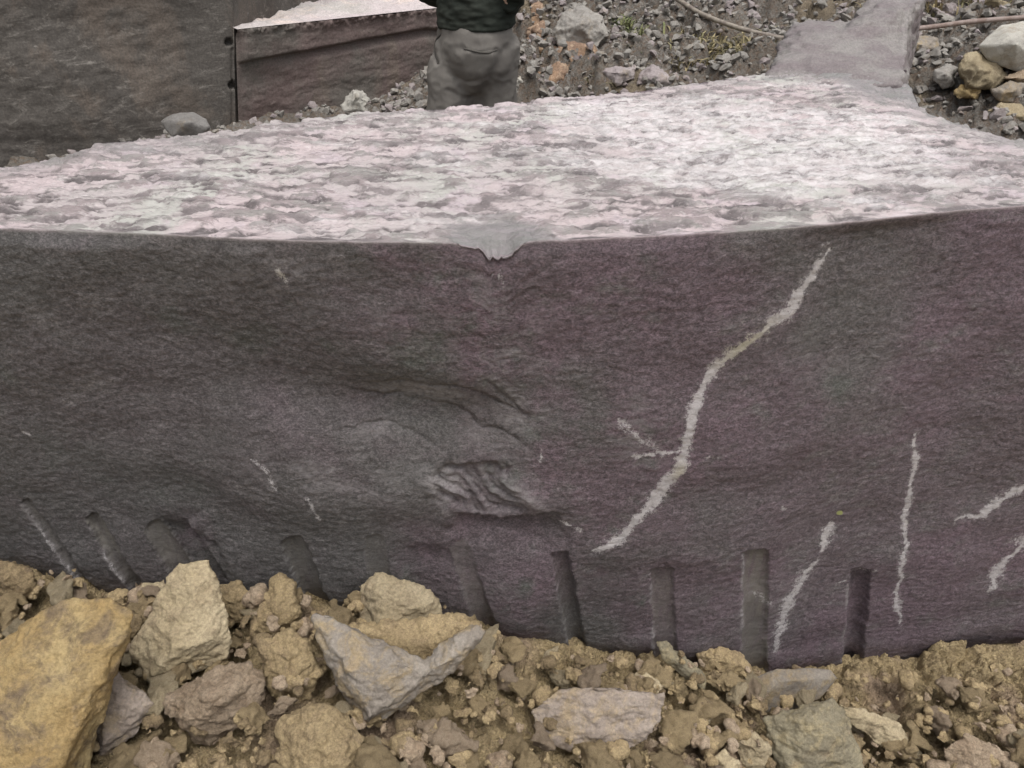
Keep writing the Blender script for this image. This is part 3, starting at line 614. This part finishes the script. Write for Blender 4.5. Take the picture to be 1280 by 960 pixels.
# ------------------------------------------------------------------ far end ledge of the block (behind its far right corner)
V, Q = remesh([[tuple(at_z(a, b, 1.035)) for (a, b) in [(950, 104), (1040, 112), (1128, 104)]]+[tuple(at_y(a, b, y)) for (a, b, y) in [(970, 86, 2.74), (988, 64, 2.86), (1002, 43, 2.95), (1062, 38, 3.0), (1126, 60, 2.95), (1134, 84, 2.76)]] +
    [(.95, 2.75, .1), (1.6, 2.8, .1), (1.0, 3.3, .1), (1.75, 3.3, .1), (1.1, 3.3, 1.12), (1.55, 3.3, 1.12)],
    [tuple(at_y(a, b, y)) for (a, b, y) in [(1050, 42, 2.98), (1075, 29, 3.05), (1096, 18, 3.1), (1117, 12, 3.1), (1122, 58, 2.98)]]+[(1.3, 3.4, .4), (1.7, 3.4, .4), (1.4, 3.4, 1.18), (1.65, 3.4, 1.2)]], .010, 1)
V = disp_rock(V/1.6, Q, 'angular', 4)*1.6
n = NB('bare_slate'); c_ = n.mix(n.ramp(n.noise(5, 6, .6, v=n.vec((.6, 1, 4)), dist=.4), .38, .62), (.165, .14, .142), (.215, .20, .19))
c_ = n.mix(.5, c_, n.mix(n.ramp(n.noise(120, 5, .7), .3, .7), .5, 1.4), 'MULTIPLY')
M['bare_slate'] = n.done(c_, .7, n.bump(n.noise(60, 7, .7, v=n.vec((.6, 1, 3))), .006, .7), .4)
rock_obj('stone_slab', V, Q, M['bare_slate'], 'smooth purple grey slab rising beyond the far right corner of the block', 'stone slab')

# ------------------------------------------------------------------ quarry wall at back left, and the low block beside it
def wall_mat(name, c1, c2, c3, stripe):
    n = NB(name); v = n.vec((1, 1, 2.5), (0, R(20), 0))
    c = n.mix(n.ramp(n.noise(1.6, 5, .6), .38, .62), c1, c2)
    c = n.mix(n.math('MULTIPLY', n.ramp(n.noise(7, 9, .72, v=v, dist=1.2), .52, .72), stripe), c, c3)
    c = n.mix(n.math('MULTIPLY', n.ramp(n.noise(22, 7, .75, v=n.vec((.6, .6, 2.5), (0, R(-25), 0)), dist=.8), .60, .72), stripe), c, c3)
    c = n.mix(n.math('MULTIPLY', n.ramp(n.noise(2.4, 7, .65, v=n.vec((1, 1, .5)), dist=.8), .5, .64), .6), c, tuple(x*y for x, y in zip(c2, (1.45, 1.3, 1.2))))
    c = n.mix(.6, c, n.mix(n.ramp(n.noise(90, 5, .75), .3, .7), .5, 1.45), 'MULTIPLY')
    return n.done(c, .8, n.bump(n.noise(30, 8, .7, v=v), .007, .5), .3)
M['wall'] = wall_mat('dark_quarry_wall', (.085, .076, .068), (.112, .101, .090), (.27, .25, .225), .85)
M['rear'] = wall_mat('rear_block_face', (.145, .108, .100), (.130, .120, .105), (.21, .18, .16), .55)
M['rear_top'] = wall_mat('rear_block_top', (.50, .44, .44), (.46, .43, .41), (.3, .28, .26), .7)
def sheet(pts_fn, nu, nv): 
    U, W = np.meshgrid(np.linspace(0, 1, nu), np.linspace(0, 1, nv)); return pts_fn(U.ravel(), W.ravel()), grid_faces(nv, nu)
cb = at_z(294, 160, .3); ctx = at_y(288, 0, 4.87); lb = at_z(0, 200, .3)
dirw = (cb-lb)/np.linalg.norm((cb-lb)[:2]); L0 = lb-dirw*3.0
lean = (ctx[0]-cb[0])/(ctx[2]-cb[2])
def wall_front(u, v):   # u along, v up
    b = L0[None]*(1-u[:, None])+cb[None]*u[:, None]; z = .0+2.9*v
    P = np.stack([b[:, 0]+lean*(z-.3)*u**2, b[:, 1]+.05*z, z], 1)
    d = fbm(P*[1, 1, 1.5], 1.1, 2, s=8)*.05 + fbm(P*[1, 1, 2], 9, 5, .6, s=9)*.005
    d *= 1-sst(.93, .98, u)*.8
    ppx, ppy, _ = proj(P)
    for (hx, hy) in ((287, 53), (291, 107)):
        d -= .05*(np.hypot(ppx-hx, ppy-hy) < 5.2)
    g = np.abs(ppx-(291+ppy*.0)) ; d -= .012*np.exp(-(g/1.6)**2)*(ppy > 60)
    nrm = np.array([dirw[1], -dirw[0], 0]); return P+nrm[None]*d[:, None]
VW, FWq = sheet(wall_front, 620, 240)
def wall_side(u, v):
    z = 2.9*v; bx = cb[0]+lean*(z-.3); by = cb[1]+.05*z
    P = np.stack([bx+.35*u, by+2.2*u, z], 1); P[:, 0] += fbm(P, 3, 4)*.03*np.minimum(u*8, 1); return P
VS, FS = sheet(wall_side, 60, 80)
def wall_topf(u, v):
    b = L0[None]*(1-u[:, None])+cb[None]*u[:, None]; b[:, 0] += lean*2.6*u**2
    P = np.stack([b[:, 0]+.35*v*u, b[:, 1]+.145+2.2*v, 2.9+0*u], 1); P[:, 2] += fbm(P, 2, 4)*.04*np.sin(np.pi*v); return P
VT, FT = sheet(wall_topf, 60, 30)
wl = mesh_np('quarry_wall', np.vstack([VW, VS, VT]), np.vstack([FWq, FS+len(VW), FT+len(VW)+len(VS)]), M['wall'])
tag(wl, 'tall dark scuffed rock wall behind the block at upper left', 'rock wall')
# rear block
p0 = np.array([cb[0]+.018, 4.885]); p1 = at_z(530, 120, .3)[:2]; dr = (p1-p0)/np.linalg.norm(p1-p0); nr2 = np.array([-dr[1], dr[0]]); LR = np.linalg.norm(p1-p0)+.35
TZ = .865
def rb_front(u, v):
    z = .27+(TZ-.27)*v; P = np.stack([p0[0]+dr[0]*LR*u, p0[1]+dr[1]*LR*u, z], 1)
    P[:, 0] += lean*(z-.3)*(1-u); d = fbm(P*[1, 1, 2], 3, 5, .6, s=18)*.010*sst(0, .02, u)
    ppx, ppy, _ = proj(P); dd, fr, sd_ = seg_dist(ppx, ppy, [(285, 82), (330, 72), (400, 60), (450, 50), (530, 36)]); yl = np.interp(ppx, [285, 330, 400, 450, 530], [82, 72, 60, 50, 36])
    d += .05*sst(-3, 3, yl-ppy) + .03*sst(0, 14, ppy-yl)*sst(300, 420, ppx); d -= .02*np.exp(-(dd/2.)**2)
    d *= sst(0, .03, u); d += .03*np.abs(fbm(P, 14, 4, .6, s=99))*sst(.9, 1., v); P[:, :2] -= nr2[None]*d[:, None]; return P
V1, F1 = sheet(rb_front, 300, 90)
def rb_top(u, v):
    q = np.stack([p0[0]+dr[0]*LR*u, p0[1]+dr[1]*LR*u], 1)+nr2[None]*(1.6*v[:, None]-.03); P = np.stack([q[:, 0]+lean*(TZ-.3)*(1-u), q[:, 1], TZ+0*u], 1)
    P[:, 2] += fbm(P, 5, 5, .6)*.02*np.minimum(v*10, 1)+ (.25*sst(.25, .8, v)*sst(.45, .0, u)); return P
V2, F2 = sheet(rb_top, 160, 120)
def rb_side(u, v):
    z = .27+(TZ-.27)*v; q = p0+dr*LR; P = np.stack([q[0]+nr2[0]*(1.6*u-.05), q[1]+nr2[1]*(1.6*u-.05), z], 1); P[:, 0] += fbm(P, 3, 4)*.02; return P
V3, F3 = sheet(rb_side, 60, 40)
rb_o = bpy.data.objects.new('stone_block', None); link(rb_o); rb_o.location = (p0[0], p0[1], .27)
for nm, VV, FF, mt in (('front_face', np.vstack([V1, V3]), np.vstack([F1, F3+len(V1)]), 'rear'), ('top_face', V2, F2, 'rear_top')):
    mesh_np(nm, VV-np.array([p0[0], p0[1], .27]), FF, M[mt], parent=rb_o)
tag(rb_o, 'lower reddish brown stone block with pale top left of the standing person', 'stone block')

# ------------------------------------------------------------------ rubble behind
def bg_rock(label, mat, outl, fronts=(), y=None, kind='angular', seed=1, thick=.25, name='rock', vox=.009, lift=0.):
    cx = np.mean([p[0] for p in outl]); by = max(p[1] for p in outl)
    dep = hit(cx, by, .02)[1]-(.55 if cx < 500 else .12) if y is None else y
    pc = outline_pieces(outl, [(a, b, o) for a, b, o in fronts], dep, thick)
    V, Q = remesh([pc], vox, 1); c = V.mean(0); k = 2.2; V = disp_rock((V-c)/k, Q, kind, seed)*k+c
    return rock_obj(name, V, Q, M[mat], label)
BGR = [
 ('rounded grey boulder lying against the tall dark wall', 'wall_grey', [(201, 152), (215, 143), (242, 140), (258, 148), (263, 160), (250, 172), (215, 172)], [(235, 152, .08)], 'smooth'),
 ('pale angular rock leaning on the foot of the lower reddish block', 'pale', [(424, 132), (440, 109), (454, 111), (464, 126), (456, 142), (430, 142)], [(445, 120, .06)], 'angular'),
 ('pale rounded rock right beside the trouser leg', 'pale', [(632, 95), (640, 85), (655, 86), (663, 97), (660, 110), (648, 117), (636, 110)], [(648, 98, .07)], 'angular'),
 ('large grey boulder with a dark hollow behind the brown dirt', 'gravel', [(690, 40), (700, 15), (730, 5), (755, 20), (762, 45), (745, 62), (700, 60)], [(728, 30, .12)], 'angular'),
 ('flat purple grey slab right of the brown dirt', 'gravel_purple', [(742, 86), (770, 83), (798, 84), (796, 98), (770, 108), (750, 98)], [(770, 90, .05)], 'angular'),
 ('purple grey triangular rock touching the far edge of the block', 'gravel_purple', [(793, 108), (800, 90), (815, 79), (836, 92), (842, 106), (820, 114)], [(815, 95, .07)], 'angular'),
 ('big yellow boulder right of the far corner of the block', 'tan', [(1196, 88), (1203, 70), (1222, 64), (1248, 78), (1260, 98), (1240, 112), (1205, 115)], [(1225, 85, .12), (1210, 105, .08)], 'angular'),
 ('small bright yellow rock below the big yellow boulder', 'ochre', [(1190, 118), (1200, 103), (1222, 102), (1230, 112), (1220, 126), (1198, 126)], [(1210, 112, .05)], 'angular'),
 ('large smooth pinkish boulder at the upper right frame edge', 'pale', [(1222, 58), (1250, 32), (1285, 24), (1330, 40), (1330, 90), (1270, 92), (1235, 76)], [(1270, 55, .15)], 'smooth'),
 ('dark grey angular rock left of the big yellow boulder', 'gravel', [(1166, 88), (1185, 76), (1198, 84), (1196, 108), (1178, 112), (1165, 100)], [(1182, 92, .07)], 'angular'),
 ('dark rock under the rusty rod at upper right', 'grey', [(1130, 55), (1150, 42), (1172, 46), (1178, 62), (1150, 70)], [(1152, 55, .06)], 'angular'),
 ('dark grey rock below the big yellow boulder at the right frame edge', 'grey', [(1238, 112), (1262, 100), (1290, 104), (1290, 128), (1250, 130)], [(1262, 114, .06)], 'angular'),
 ('reddish rock above the dark grey rock at the right frame edge', 'clay_pink', [(1252, 96), (1275, 88), (1310, 92), (1310, 106), (1270, 108)], [(1278, 98, .05)], 'angular'),
 ('tan rock under the smooth pinkish boulder at the right frame edge', 'tan', [(1232, 138), (1250, 128), (1275, 132), (1290, 150), (1260, 158)], [(1255, 142, .06)], 'angular'),
]
for i, (lb_, mt, ol, fr, kd) in enumerate(BGR): bg_rock(lb_, mt, ol, fr, kind=kd, seed=400+i*3)
def bhit(px_, py_, lift=.0): return hit(px_, py_, lift)[0]
# medium stones of the bank, all alike
rr_ = random.Random(9)
for k in range(110):
    u = rr_.uniform(655, 1275); v = rr_.uniform(-10, 120); 
    if u < 960 and v > 128-(u-560)*.11: continue
    if 960 < u < 1140 and v > 10: continue
    p = bhit(u, v, .03); s = rr_.uniform(.07, .19)*(1.2 if u > 1120 else 1)
    mt = rr_.choice(['gravel', 'gravel', 'gravel_purple', 'gravel', 'tan'] if u > 1000 else ['gravel', 'gravel', 'gravel_purple', 'gravel'])
    place('bank_stone', rr_.choice([0, 2, 4, 6]), (p[0], p[1], p[2]+s*.1), s, mt, 'broken grey or tan stone lying loose on the rubble bank behind the block', 'stone', 'loose stones on the rubble bank', rr_.uniform(0, 6.3), .5, rr_)
for k in range(34):
    if k < 22: u = rr_.uniform(365, 530); v = rr_.uniform(118, 142)
    else: u = rr_.choice([rr_.uniform(100, 200), rr_.uniform(262, 300), rr_.uniform(-20, 40)]); v = 180-u*.06+rr_.uniform(-8, 6)+(8 if u < 50 else 0)
    p = bhit(u, v, .0); s = rr_.uniform(.05, .12)
    place('foot_stone', rr_.choice([0, 2, 4, 6]), (p[0], p[1], p[2]+s*.2), s, 'gravel', 'small grey broken stone in the trench between the block and the walls behind', 'stone', 'small stones in the trench', rr_.uniform(0, 6.3), .5, rr_)
sp = []
for k in range(17000):
    x = rr_.uniform(-.2, 4.6) if k < 14500 else rr_.uniform(-3.6, -.2); y = rr_.uniform(3.3, 7.6) if k < 14500 else rr_.uniform(3.6, 5.7); s = .02+.055*rr_.random()**2
    if rr_.random() > .6+.4*(noise(np.array([[x*1.3, y*1.3, 0.]]))[0] > -.15): continue
    sp.append((x, y, 0, s, k))
A = np.array([q[:2] for q in sp]); hz = ground(A[:, 0], A[:, 1]) + crumb(A[:, 0][None], A[:, 1][None], 2.6, 40)*(.35+.65*sst(-1, 0, A[:, 0]))
sp = [(a, b, float(h)+s*.2, s, k) for (a, b, _, s, k), h in zip(sp, hz)]
tag(scatter_mesh('gravel', sp, LOW, [M['gravel'], M['gravel_purple'], M['gravel'], M['gravel']], flat=True), 'grey broken gravel covering the rubble bank behind the block', 'gravel', kind='stuff')

# brown dirt streak with roots, cable, rod, sticks
def tube(name, pts, rad, mat, seg=10, parent=None, r1=None):
    pts = [Vector(p) for p in pts]; fine = []
    for i in range(len(pts)-1):
        a = pts[max(i-1, 0)]; b = pts[i]; c = pts[i+1]; d = pts[min(i+2, len(pts)-1)]
        for t in np.linspace(0, 1, 8, endpoint=False):
            fine.append(.5*((2*b)+(-a+c)*t+(2*a-5*b+4*c-d)*t*t+(-a+3*b-3*c+d)*t**3))
    fine.append(pts[-1]); V = []
    for i, p in enumerate(fine):
        t = (fine[min(i+1, len(fine)-1)]-fine[max(i-1, 0)]).normalized(); u = t.cross(Vector((0, 0, 1))).normalized(); w_ = t.cross(u)
        q = rad if r1 is None else rad+(r1-rad)*i/(len(fine)-1)
        V += [tuple(p+(u*math.cos(2*math.pi*k/seg)+w_*math.sin(2*math.pi*k/seg))*q) for k in range(seg)]
    Fc = [(i*seg+k, i*seg+(k+1) % seg, (i+1)*seg+(k+1) % seg, (i+1)*seg+k) for i in range(len(fine)-1) for k in range(seg)]
    ce = len(V); V += [tuple(fine[0]), tuple(fine[-1])]
    me = bpy.data.meshes.new(name); me.from_pydata(V, [], Fc+[(ce, (k+1) % seg, k) for k in range(seg)]+[(ce+1, ce-seg+k, ce-seg+(k+1) % seg) for k in range(seg)])
    for p in me.polygons: p.use_smooth = True
    me.materials.append(mat); o = link(bpy.data.objects.new(name, me))
    if parent: o.parent = parent
    return o
n = NB('cable_rubber'); M['cable'] = n.done(n.mix(n.ramp(n.noise(30, 5, .6), .4, .6), (.16, .13, .11), (.25, .22, .18)), .7)
n = NB('rusty_rod'); M['rod'] = n.done(n.mix(n.ramp(n.noise(25, 6, .7), .4, .6), (.17, .12, .10), (.24, .19, .17)), .65, n.bump(n.noise(120, 4, .6), .002, .6))
n = NB('dry_wood'); M['wood'] = n.done(n.mix(n.ramp(n.noise(20, 6, .7, v=n.vec((1, 1, 4))), .4, .6), (.24, .16, .10), (.34, .25, .17)), .85, n.bump(n.noise(60, 5, .6), .006, .8))
tag(tube('cable', [bhit(a, b, .20) for a, b in [(800, -30), (845, -2), (878, 18), (930, 37), (990, 50), (1040, 56)]], .015, M['cable']), 'thin brown cable sagging across the rubble bank', 'cable')
pR = [at_d(1105, 40, 3.75), at_d(1170, 33, 3.8), at_d(1215, 27, 3.84), at_d(1300, 20, 3.9), at_d(1420, 8, 3.98)]
tag(tube('metal_rod', pR, .012, M['rod']), 'long straight rusty rod lying over the boulders at upper right', 'rod')
tag(tube('stick', [bhit(1128, 68, .06), bhit(1150, 74, .08), bhit(1190, 76, .05)], .010, M['wood'], r1=.006), 'thin crooked dry stick just below the dark rock and rod', 'stick')
tag(tube('stick', [bhit(1125, 60, .10), bhit(1160, 60, .10), bhit(1185, 68, .06)], .008, M['wood'], r1=.005), 'thin dry twig crossing above the crooked stick', 'stick')
tag(tube('wood_stake', [bhit(676, 62, .10), bhit(696, 71, .10), bhit(718, 83, .08)], .03, M['wood'], r1=.022), 'short brown wooden stake sticking out of the brown dirt', 'stake')
# brown clay streak
n = NB('brown_dirt'); c_ = n.mix(n.ramp(n.noise(6, 7, .65), .4, .6), (.30, .20, .13), (.22, .15, .11)); c_ = n.mix(n.ramp(n.noise(24, 6, .7), .5, .62), c_, (.38, .28, .20))
M['brown'] = n.done(n.mix(.5, c_, n.mix(n.ramp(n.noise(90, 5, .75), .3, .7), .45, 1.5), 'MULTIPLY'), .95, n.bump(n.noise(40, 7, .7), .02, .8), .2)
pcs = []
for (a, b, s) in [(663, -10, .26), (668, 20, .24), (674, 42, .22), (688, 60, .24), (705, 80, .30), (720, 96, .28), (690, 100, .25), (735, 100, .2), (668, 80, .2)]:
    c = bhit(a, b, .0); q = RNG.normal(size=(18, 3)); q /= np.linalg.norm(q, axis=1)[:, None]; pcs.append([tuple(v) for v in q*[s*.85, s, s*.5]*.9+c])
V, Q = remesh(pcs, .014, 3); c = V.mean(0); V = disp_rock((V-c)/3.5, Q, 'clod', 33)*3.5+c
tag(rock_obj('dirt_heap', V, Q, M['brown']), 'heap of reddish brown dirt running down right of the person', 'dirt heap')
# weeds
n = NB('weed_green'); M['weed'] = n.done(n.mix(n.ramp(n.noise(9, 4, .6), .4, .6), (.13, .15, .06), (.20, .20, .09)), .8)
n = NB('dry_grass'); M['straw'] = n.done(n.mix(n.ramp(n.noise(9, 4, .6), .4, .6), (.33, .27, .15), (.24, .22, .12)), .85)
def tufts(name, spots, mat, label, cat, h=.09, kind='stuff'):
    V = []; Fc = []; g = random.Random(3)
    for (a, b, cnt, sprd) in spots:
        for _ in range(cnt):
            p = bhit(a+g.gauss(0, sprd), b+g.gauss(0, sprd*.35), .06); L = h*g.uniform(.5, 1.4); an = g.uniform(0, 6.28); ln = g.uniform(.2, 1.)
            d = np.array([math.cos(an)*ln, math.sin(an)*ln, 1]); d /= np.linalg.norm(d); sd = np.array([-math.sin(an), math.cos(an), 0])*g.uniform(.003, .008)
            k = len(V); m = p+d*L*.6; e = m+(d+np.array([math.cos(an), math.sin(an), -.6]))*L*.35; t = np.array([0, 0, .0015])
            V += [p-sd, p+sd, m+sd*.9, m-sd*.9, e, p-sd-t, p+sd-t, m+sd*.9-t, m-sd*.9-t]
            Fc += [(k, k+1, k+2), (k, k+2, k+3), (k+3, k+2, k+4), (k+5, k+7, k+6), (k+5, k+8, k+7), (k+8, k+4, k+7)]
    return tag(mesh_np(name, V, Fc, mat, smooth=False), label, cat, kind=kind)
tufts('weeds', [(778, 38, 90, 9), (792, 50, 110, 12), (800, 68, 90, 12), (740, 8, 40, 8), (715, 2, 60, 10)], M['weed'], 'sparse green weeds growing among the grey stones of the bank', 'weeds')
tufts('dry_grass', [(880, 62, 160, 22), (920, 74, 160, 22), (860, 84, 110, 18), (950, 62, 90, 15), (1090, 22, 50, 12), (1150, 20, 60, 14), (1215, 12, 90, 22), (760, 105, 60, 14), (650, 75, 50, 6)], M['straw'], 'dry straw coloured grass scattered over the rubble behind the block', 'dry grass', .11)

# ------------------------------------------------------------------ the person behind the block (seen from behind, waist to thigh in view)
def loft(rings, seg=20):
    """rings (cx,cy,cz,rx,ry) stacked along a path"""
    V = []; C = [np.array(r_[:3], float) for r_ in rings]
    for i, r_ in enumerate(rings):
        t = C[min(i+1, len(C)-1)]-C[max(i-1, 0)]; t /= np.linalg.norm(t)
        u = np.array([1., 0, 0]) if abs(t[0]) < .8 else np.array([0, 1., 0]); u = u-t*(u@t); u /= np.linalg.norm(u); w_ = np.cross(t, u)
        for k in range(seg):
            a = 2*math.pi*k/seg; V.append(tuple(C[i]+u*math.cos(a)*r_[3]+w_*math.sin(a)*r_[4]))
    n_ = len(rings); Fc = [(i*seg+k, i*seg+(k+1) % seg, (i+1)*seg+(k+1) % seg, (i+1)*seg+k) for i in range(n_-1) for k in range(seg)]
    Fc += [tuple(range(seg))[::-1], tuple((n_-1)*seg+k for k in range(seg))]
    return (V, Fc)
PX = -.155; PY = 3.72; PZ = float(ground(PX, PY))+.01
YAW = R(-34)
person = bpy.data.objects.new('person', None); link(person); person.location = (PX, PY, PZ); person.rotation_euler = (0, 0, YAW)
tag(person, 'person standing behind the block in a dark green top and grey trousers, back to us', 'person')
legL = [(-.085, 0, .90), (-.115, -.03, .74), (-.15, -.05, .50), (-.13, -.07, .28), (-.13, -.10, .07)]
legR = [(.085, .02, .90), (.045, .05, .74), (.02, .11, .50), (.06, .13, .28), (.07, .12, .07)]
def leg(c, rs): return loft([(x, y, z, a, b) for (x, y, z), (a, b) in zip(c, rs)])
def arm(s, k=1.):
    f = .78 if s > 0 else 1.04; tk = .10 if s > 0 else 0.
    return [(s*.17, .0, 1.41, .062*k, .06*k), (s*.215, -.01, 1.33, .056*k, .056*k), (s*.245, -.03, 1.2, .048*k, .05*k), (s*.262*f, -.035, 1.08, .042*k, .044*k)], \
           [(s*.262*f, -.035, 1.08, .042*k, .042*k), (s*.24*f-tk*.4, .07, 1.04, .038*k, .037*k), (s*.19-tk, .17, 1.06, .03*k, .028*k), (s*.165-tk, .215, 1.08, .026*k, .02*k)]
bodyp = [loft([(0, 0, .82, .15, .10), (0, -.01, .92, .165, .115), (0, 0, 1.05, .135, .095), (0, 0, 1.2, .155, .105), (0, 0, 1.33, .18, .105), (0, 0, 1.42, .13, .075), (0, .005, 1.46, .06, .055), (0, .015, 1.52, .055, .055), (0, .02, 1.56, .056, .06)]),
         loft([(0, .03, 1.53, .045, .055), (0, .035, 1.57, .065, .08), (0, .03, 1.63, .076, .095), (0, .025, 1.69, .078, .098), (0, .02, 1.74, .068, .085), (0, .02, 1.775, .035, .045)]),
         loft([(0, .128, 1.61, .014, .012), (0, .134, 1.635, .012, .012), (0, .122, 1.665, .007, .008)], 10),
         loft([(0, .116, 1.583, .024, .008), (0, .120, 1.590, .026, .010), (0, .116, 1.597, .024, .008)], 10),
         leg(legL, [(.07, .075), (.068, .07), (.05, .052), (.046, .048), (.036, .04)]), leg(legR, [(.07, .075), (.068, .07), (.05, .052), (.046, .048), (.036, .04)])]
for s in (-1, 1):
    bodyp += [loft([(s*.076, .02, 1.605, .008, .012), (s*.084, .018, 1.63, .009, .019), (s*.084, .014, 1.66, .008, .017)], 10)]
    a, b = arm(s, .85); bodyp += [loft(a), loft(b)]
    # palm, four fingers and thumb, lightly curled in front of the body
    tk = .10 if s > 0 else 0.
    bodyp += [loft([(s*.165-tk, .21, 1.08, .026, .016), (s*.145-tk, .255, 1.085, .038, .016), (s*.125-tk, .292, 1.08, .036, .014)], 14)]
    for j, ln in enumerate((.062, .072, .068, .052)):
        o_ = (j-1.5)*.019; x0 = s*.125-tk+o_*.7; y0 = .288+o_*.35*s
        bodyp += [loft([(x0, y0-.015, 1.082, .0085, .0085), (x0-s*.010, y0+ln*.45, 1.076, .0085, .008), (x0-s*.020, y0+ln*.75, 1.055, .0078, .0075), (x0-s*.022, y0+ln*.82, 1.035, .007, .007)], 8)]
    bodyp += [loft([(s*.13-s*.012-tk, .235, 1.09, .012, .011), (s*.095-tk, .262, 1.098, .0105, .010), (s*.075-tk, .292, 1.092, .009, .009)], 8)]
V, Q = remesh(bodyp, .0055, 2)
n = NB('skin'); M['skin'] = n.done(n.mix(n.ramp(n.noise(14, 4, .5), .4, .6), (.42, .26, .18), (.47, .30, .21)), .55)
n = NB('trousers_cloth'); c_ = n.mix(n.ramp(n.noise(9, 4, .6), .4, .6), (.165, .152, .138), (.20, .186, .168))
M['trousers'] = n.done(n.mix(.25, c_, n.mix(n.ramp(n.noise(500, 2, .5), .3, .7), .7, 1.3), 'MULTIPLY'), .9, n.bump(n.noise(350, 3, .6), .0015, .5), .2)
n = NB('green_knit'); c_ = n.mix(n.ramp(n.noise(7, 4, .6), .4, .6), (.022, .026, .021), (.034, .038, .031)); M['shirt'] = n.done(c_, .9, n.bump(n.noise(250, 3, .6), .002, .5), .2)
n = NB('hair'); M['hair'] = n.done((.012, .010, .009), .6, n.bump(n.noise(200, 3, .6, v=n.vec((3, 3, .4))), .003, .8))
n = NB('boot_leather'); M['boot'] = n.done(n.mix(n.ramp(n.noise(14, 4, .5), .4, .6), (.05, .04, .03), (.12, .10, .07)), .7)
n = NB('eye'); M['eye'] = n.done((.03, .02, .015), .2)
body = mesh_np('body', V, Q, M['skin'], parent=person)
for s in (-1, 1):
    V, Q = remesh([loft([(s*.03, .104, 1.628, .011, .006), (s*.03, .110, 1.635, .014, .008), (s*.03, .106, 1.642, .011, .006)], 12)], .002, 2); mesh_np('eye', V, Q, M['eye'], parent=person)
V, Q = remesh([loft([(0, -.03, 1.60, .072, .06), (0, -.015, 1.66, .086, .088), (0, .0, 1.72, .086, .1), (0, .01, 1.77, .06, .078), (0, .01, 1.79, .03, .04)])], .006, 2)
V += normals(V, Q)*(fbm(V*[1, 1, .3], 60, 3)[:, None]*.004); mesh_np('hair', V, Q, M['hair'], parent=person)
# trousers
V, Q = remesh([loft([(0, .0, 1.04, .160, .118), (0, -.005, .99, .168, .125), (0, -.015, .93, .178, .138), (0, -.015, .86, .184, .142), (-.005, -.01, .80, .176, .132), (-.010, .0, .74, .145, .112), (-.012, .01, .67, .08, .07)], 32),
     loft([(-.085, -.035, .97, .07, .08), (-.085, -.022, .89, .09, .1), (-.1, -.028, .80, .105, .112), (-.12, -.036, .68, .108, .112), (-.13, -.036, .58, .09, .09)]), loft([(.075, -.02, .97, .07, .08), (.07, -.005, .89, .09, .09), (.06, .0, .78, .09, .09)]),
     leg(legL, [(.112, .118), (.120, .124), (.104, .108), (.085, .085), (.088, .092)]), leg(legR, [(.108, .114), (.112, .115), (.10, .10), (.085, .085), (.088, .092)])], .006, 10)
N_ = normals(V, Q)
cy, sy = math.cos(YAW), math.sin(YAW); W = np.stack([V[:, 0]*cy-V[:, 1]*sy+PX, V[:, 0]*sy+V[:, 1]*cy+PY, V[:, 2]+PZ], 1); wx, wy, _ = proj(W); fc = (N_[:, 0]*sy+N_[:, 1]*cy) < .1
d = fbm(V*[1, 1, 1.1], 8, 3, .5, s=3)*.006
ridge = 1-np.abs(fbm(V@np.array([[1, 0, .6], [0, 1, .3], [-.7, .2, 1]]), 9, 2, s=14))*2.2; d += np.clip(ridge, 0, 1)**3*.005*sst(1.0, .85, V[:, 2])
def gl(pts, wd, dep):
    dd, _, _ = seg_dist(wx, wy, pts); return -dep*np.exp(-(dd/wd)**2)*fc
d += gl([(578, 61), (600, 66), (621, 62)], 1.5, .007) + gl([(550, 40), (542, 52), (541, 68), (547, 80)], 2., .012)
d += gl([(632, 62), (618, 92), (600, 126)], 7, .016) + gl([(560, 92), (580, 104), (596, 102)], 2.5, .006) + gl([(558, 112), (578, 122), (598, 120)], 2.5, .006)
V += N_*d[:, None]
for _ in range(3): V = lap(V, Q, .5)
trs = mesh_np('trousers', V, Q, M['trousers'], parent=person)
n = NB('seam_thread'); M['seam'] = n.done((.07, .064, .056), .9)
for nm, pl in (('pocket_welt', [(580, 61), (591, 64), (602, 66), (612, 65), (622, 62)]), ('pocket_opening', [(551, 42), (545, 50), (542, 60), (543, 70), (547, 79)])):
    pp = []
    for (a, b) in pl:
        q = np.hypot(wx-a, wy-b)+np.where((N_[:, 0]*sy+N_[:, 1]*cy) < 0, 0, 1e3); i_ = int(np.argmin(q)); pp.append(V[i_]+N_[i_]*.001)
    tube(nm, pp, .0042, M['seam'], 8, parent=trs)
V, Q = remesh([loft([(0, .0, .955, .188, .150), (0, -.003, 1.0, .186, .146), (0, .0, 1.10, .178, .136), (0, .0, 1.22, .185, .132), (0, .0, 1.34, .198, .128), (0, .0, 1.42, .15, .095), (0, .0, 1.47, .075, .07)], 32),
     loft(arm(-1, 1.25)[0]), loft(arm(1, 1.25)[0]), loft(arm(-1, 1.25)[1][:3]), loft(arm(1, 1.25)[1][:3])], .006, 4)
d = fbm(V*[1, 1, 2.2], 8, 3, .5, s=23)*.014+fbm(V*[.6, .6, 3], 14, 2, s=25)*.006; V += normals(V, Q)*d[:, None]
mesh_np('jumper', V, Q, M['shirt'], parent=person)
for c_ in (legL, legR):
    x, y, z = c_[-1]
    V, Q = remesh([loft([(x, y-.01, .17, .052, .056), (x, y, .08, .05, .055), (x, y+.005, .02, .047, .065)]), loft([(x, y-.05, .03, .04, .03), (x, y+.03, .042, .046, .04), (x, y+.11, .035, .045, .032), (x, y+.17, .028, .03, .022)])], .006, 3)
    V[:, 2] = np.maximum(V[:, 2], .0); mesh_np('boot', V, Q, M['boot'], parent=person)
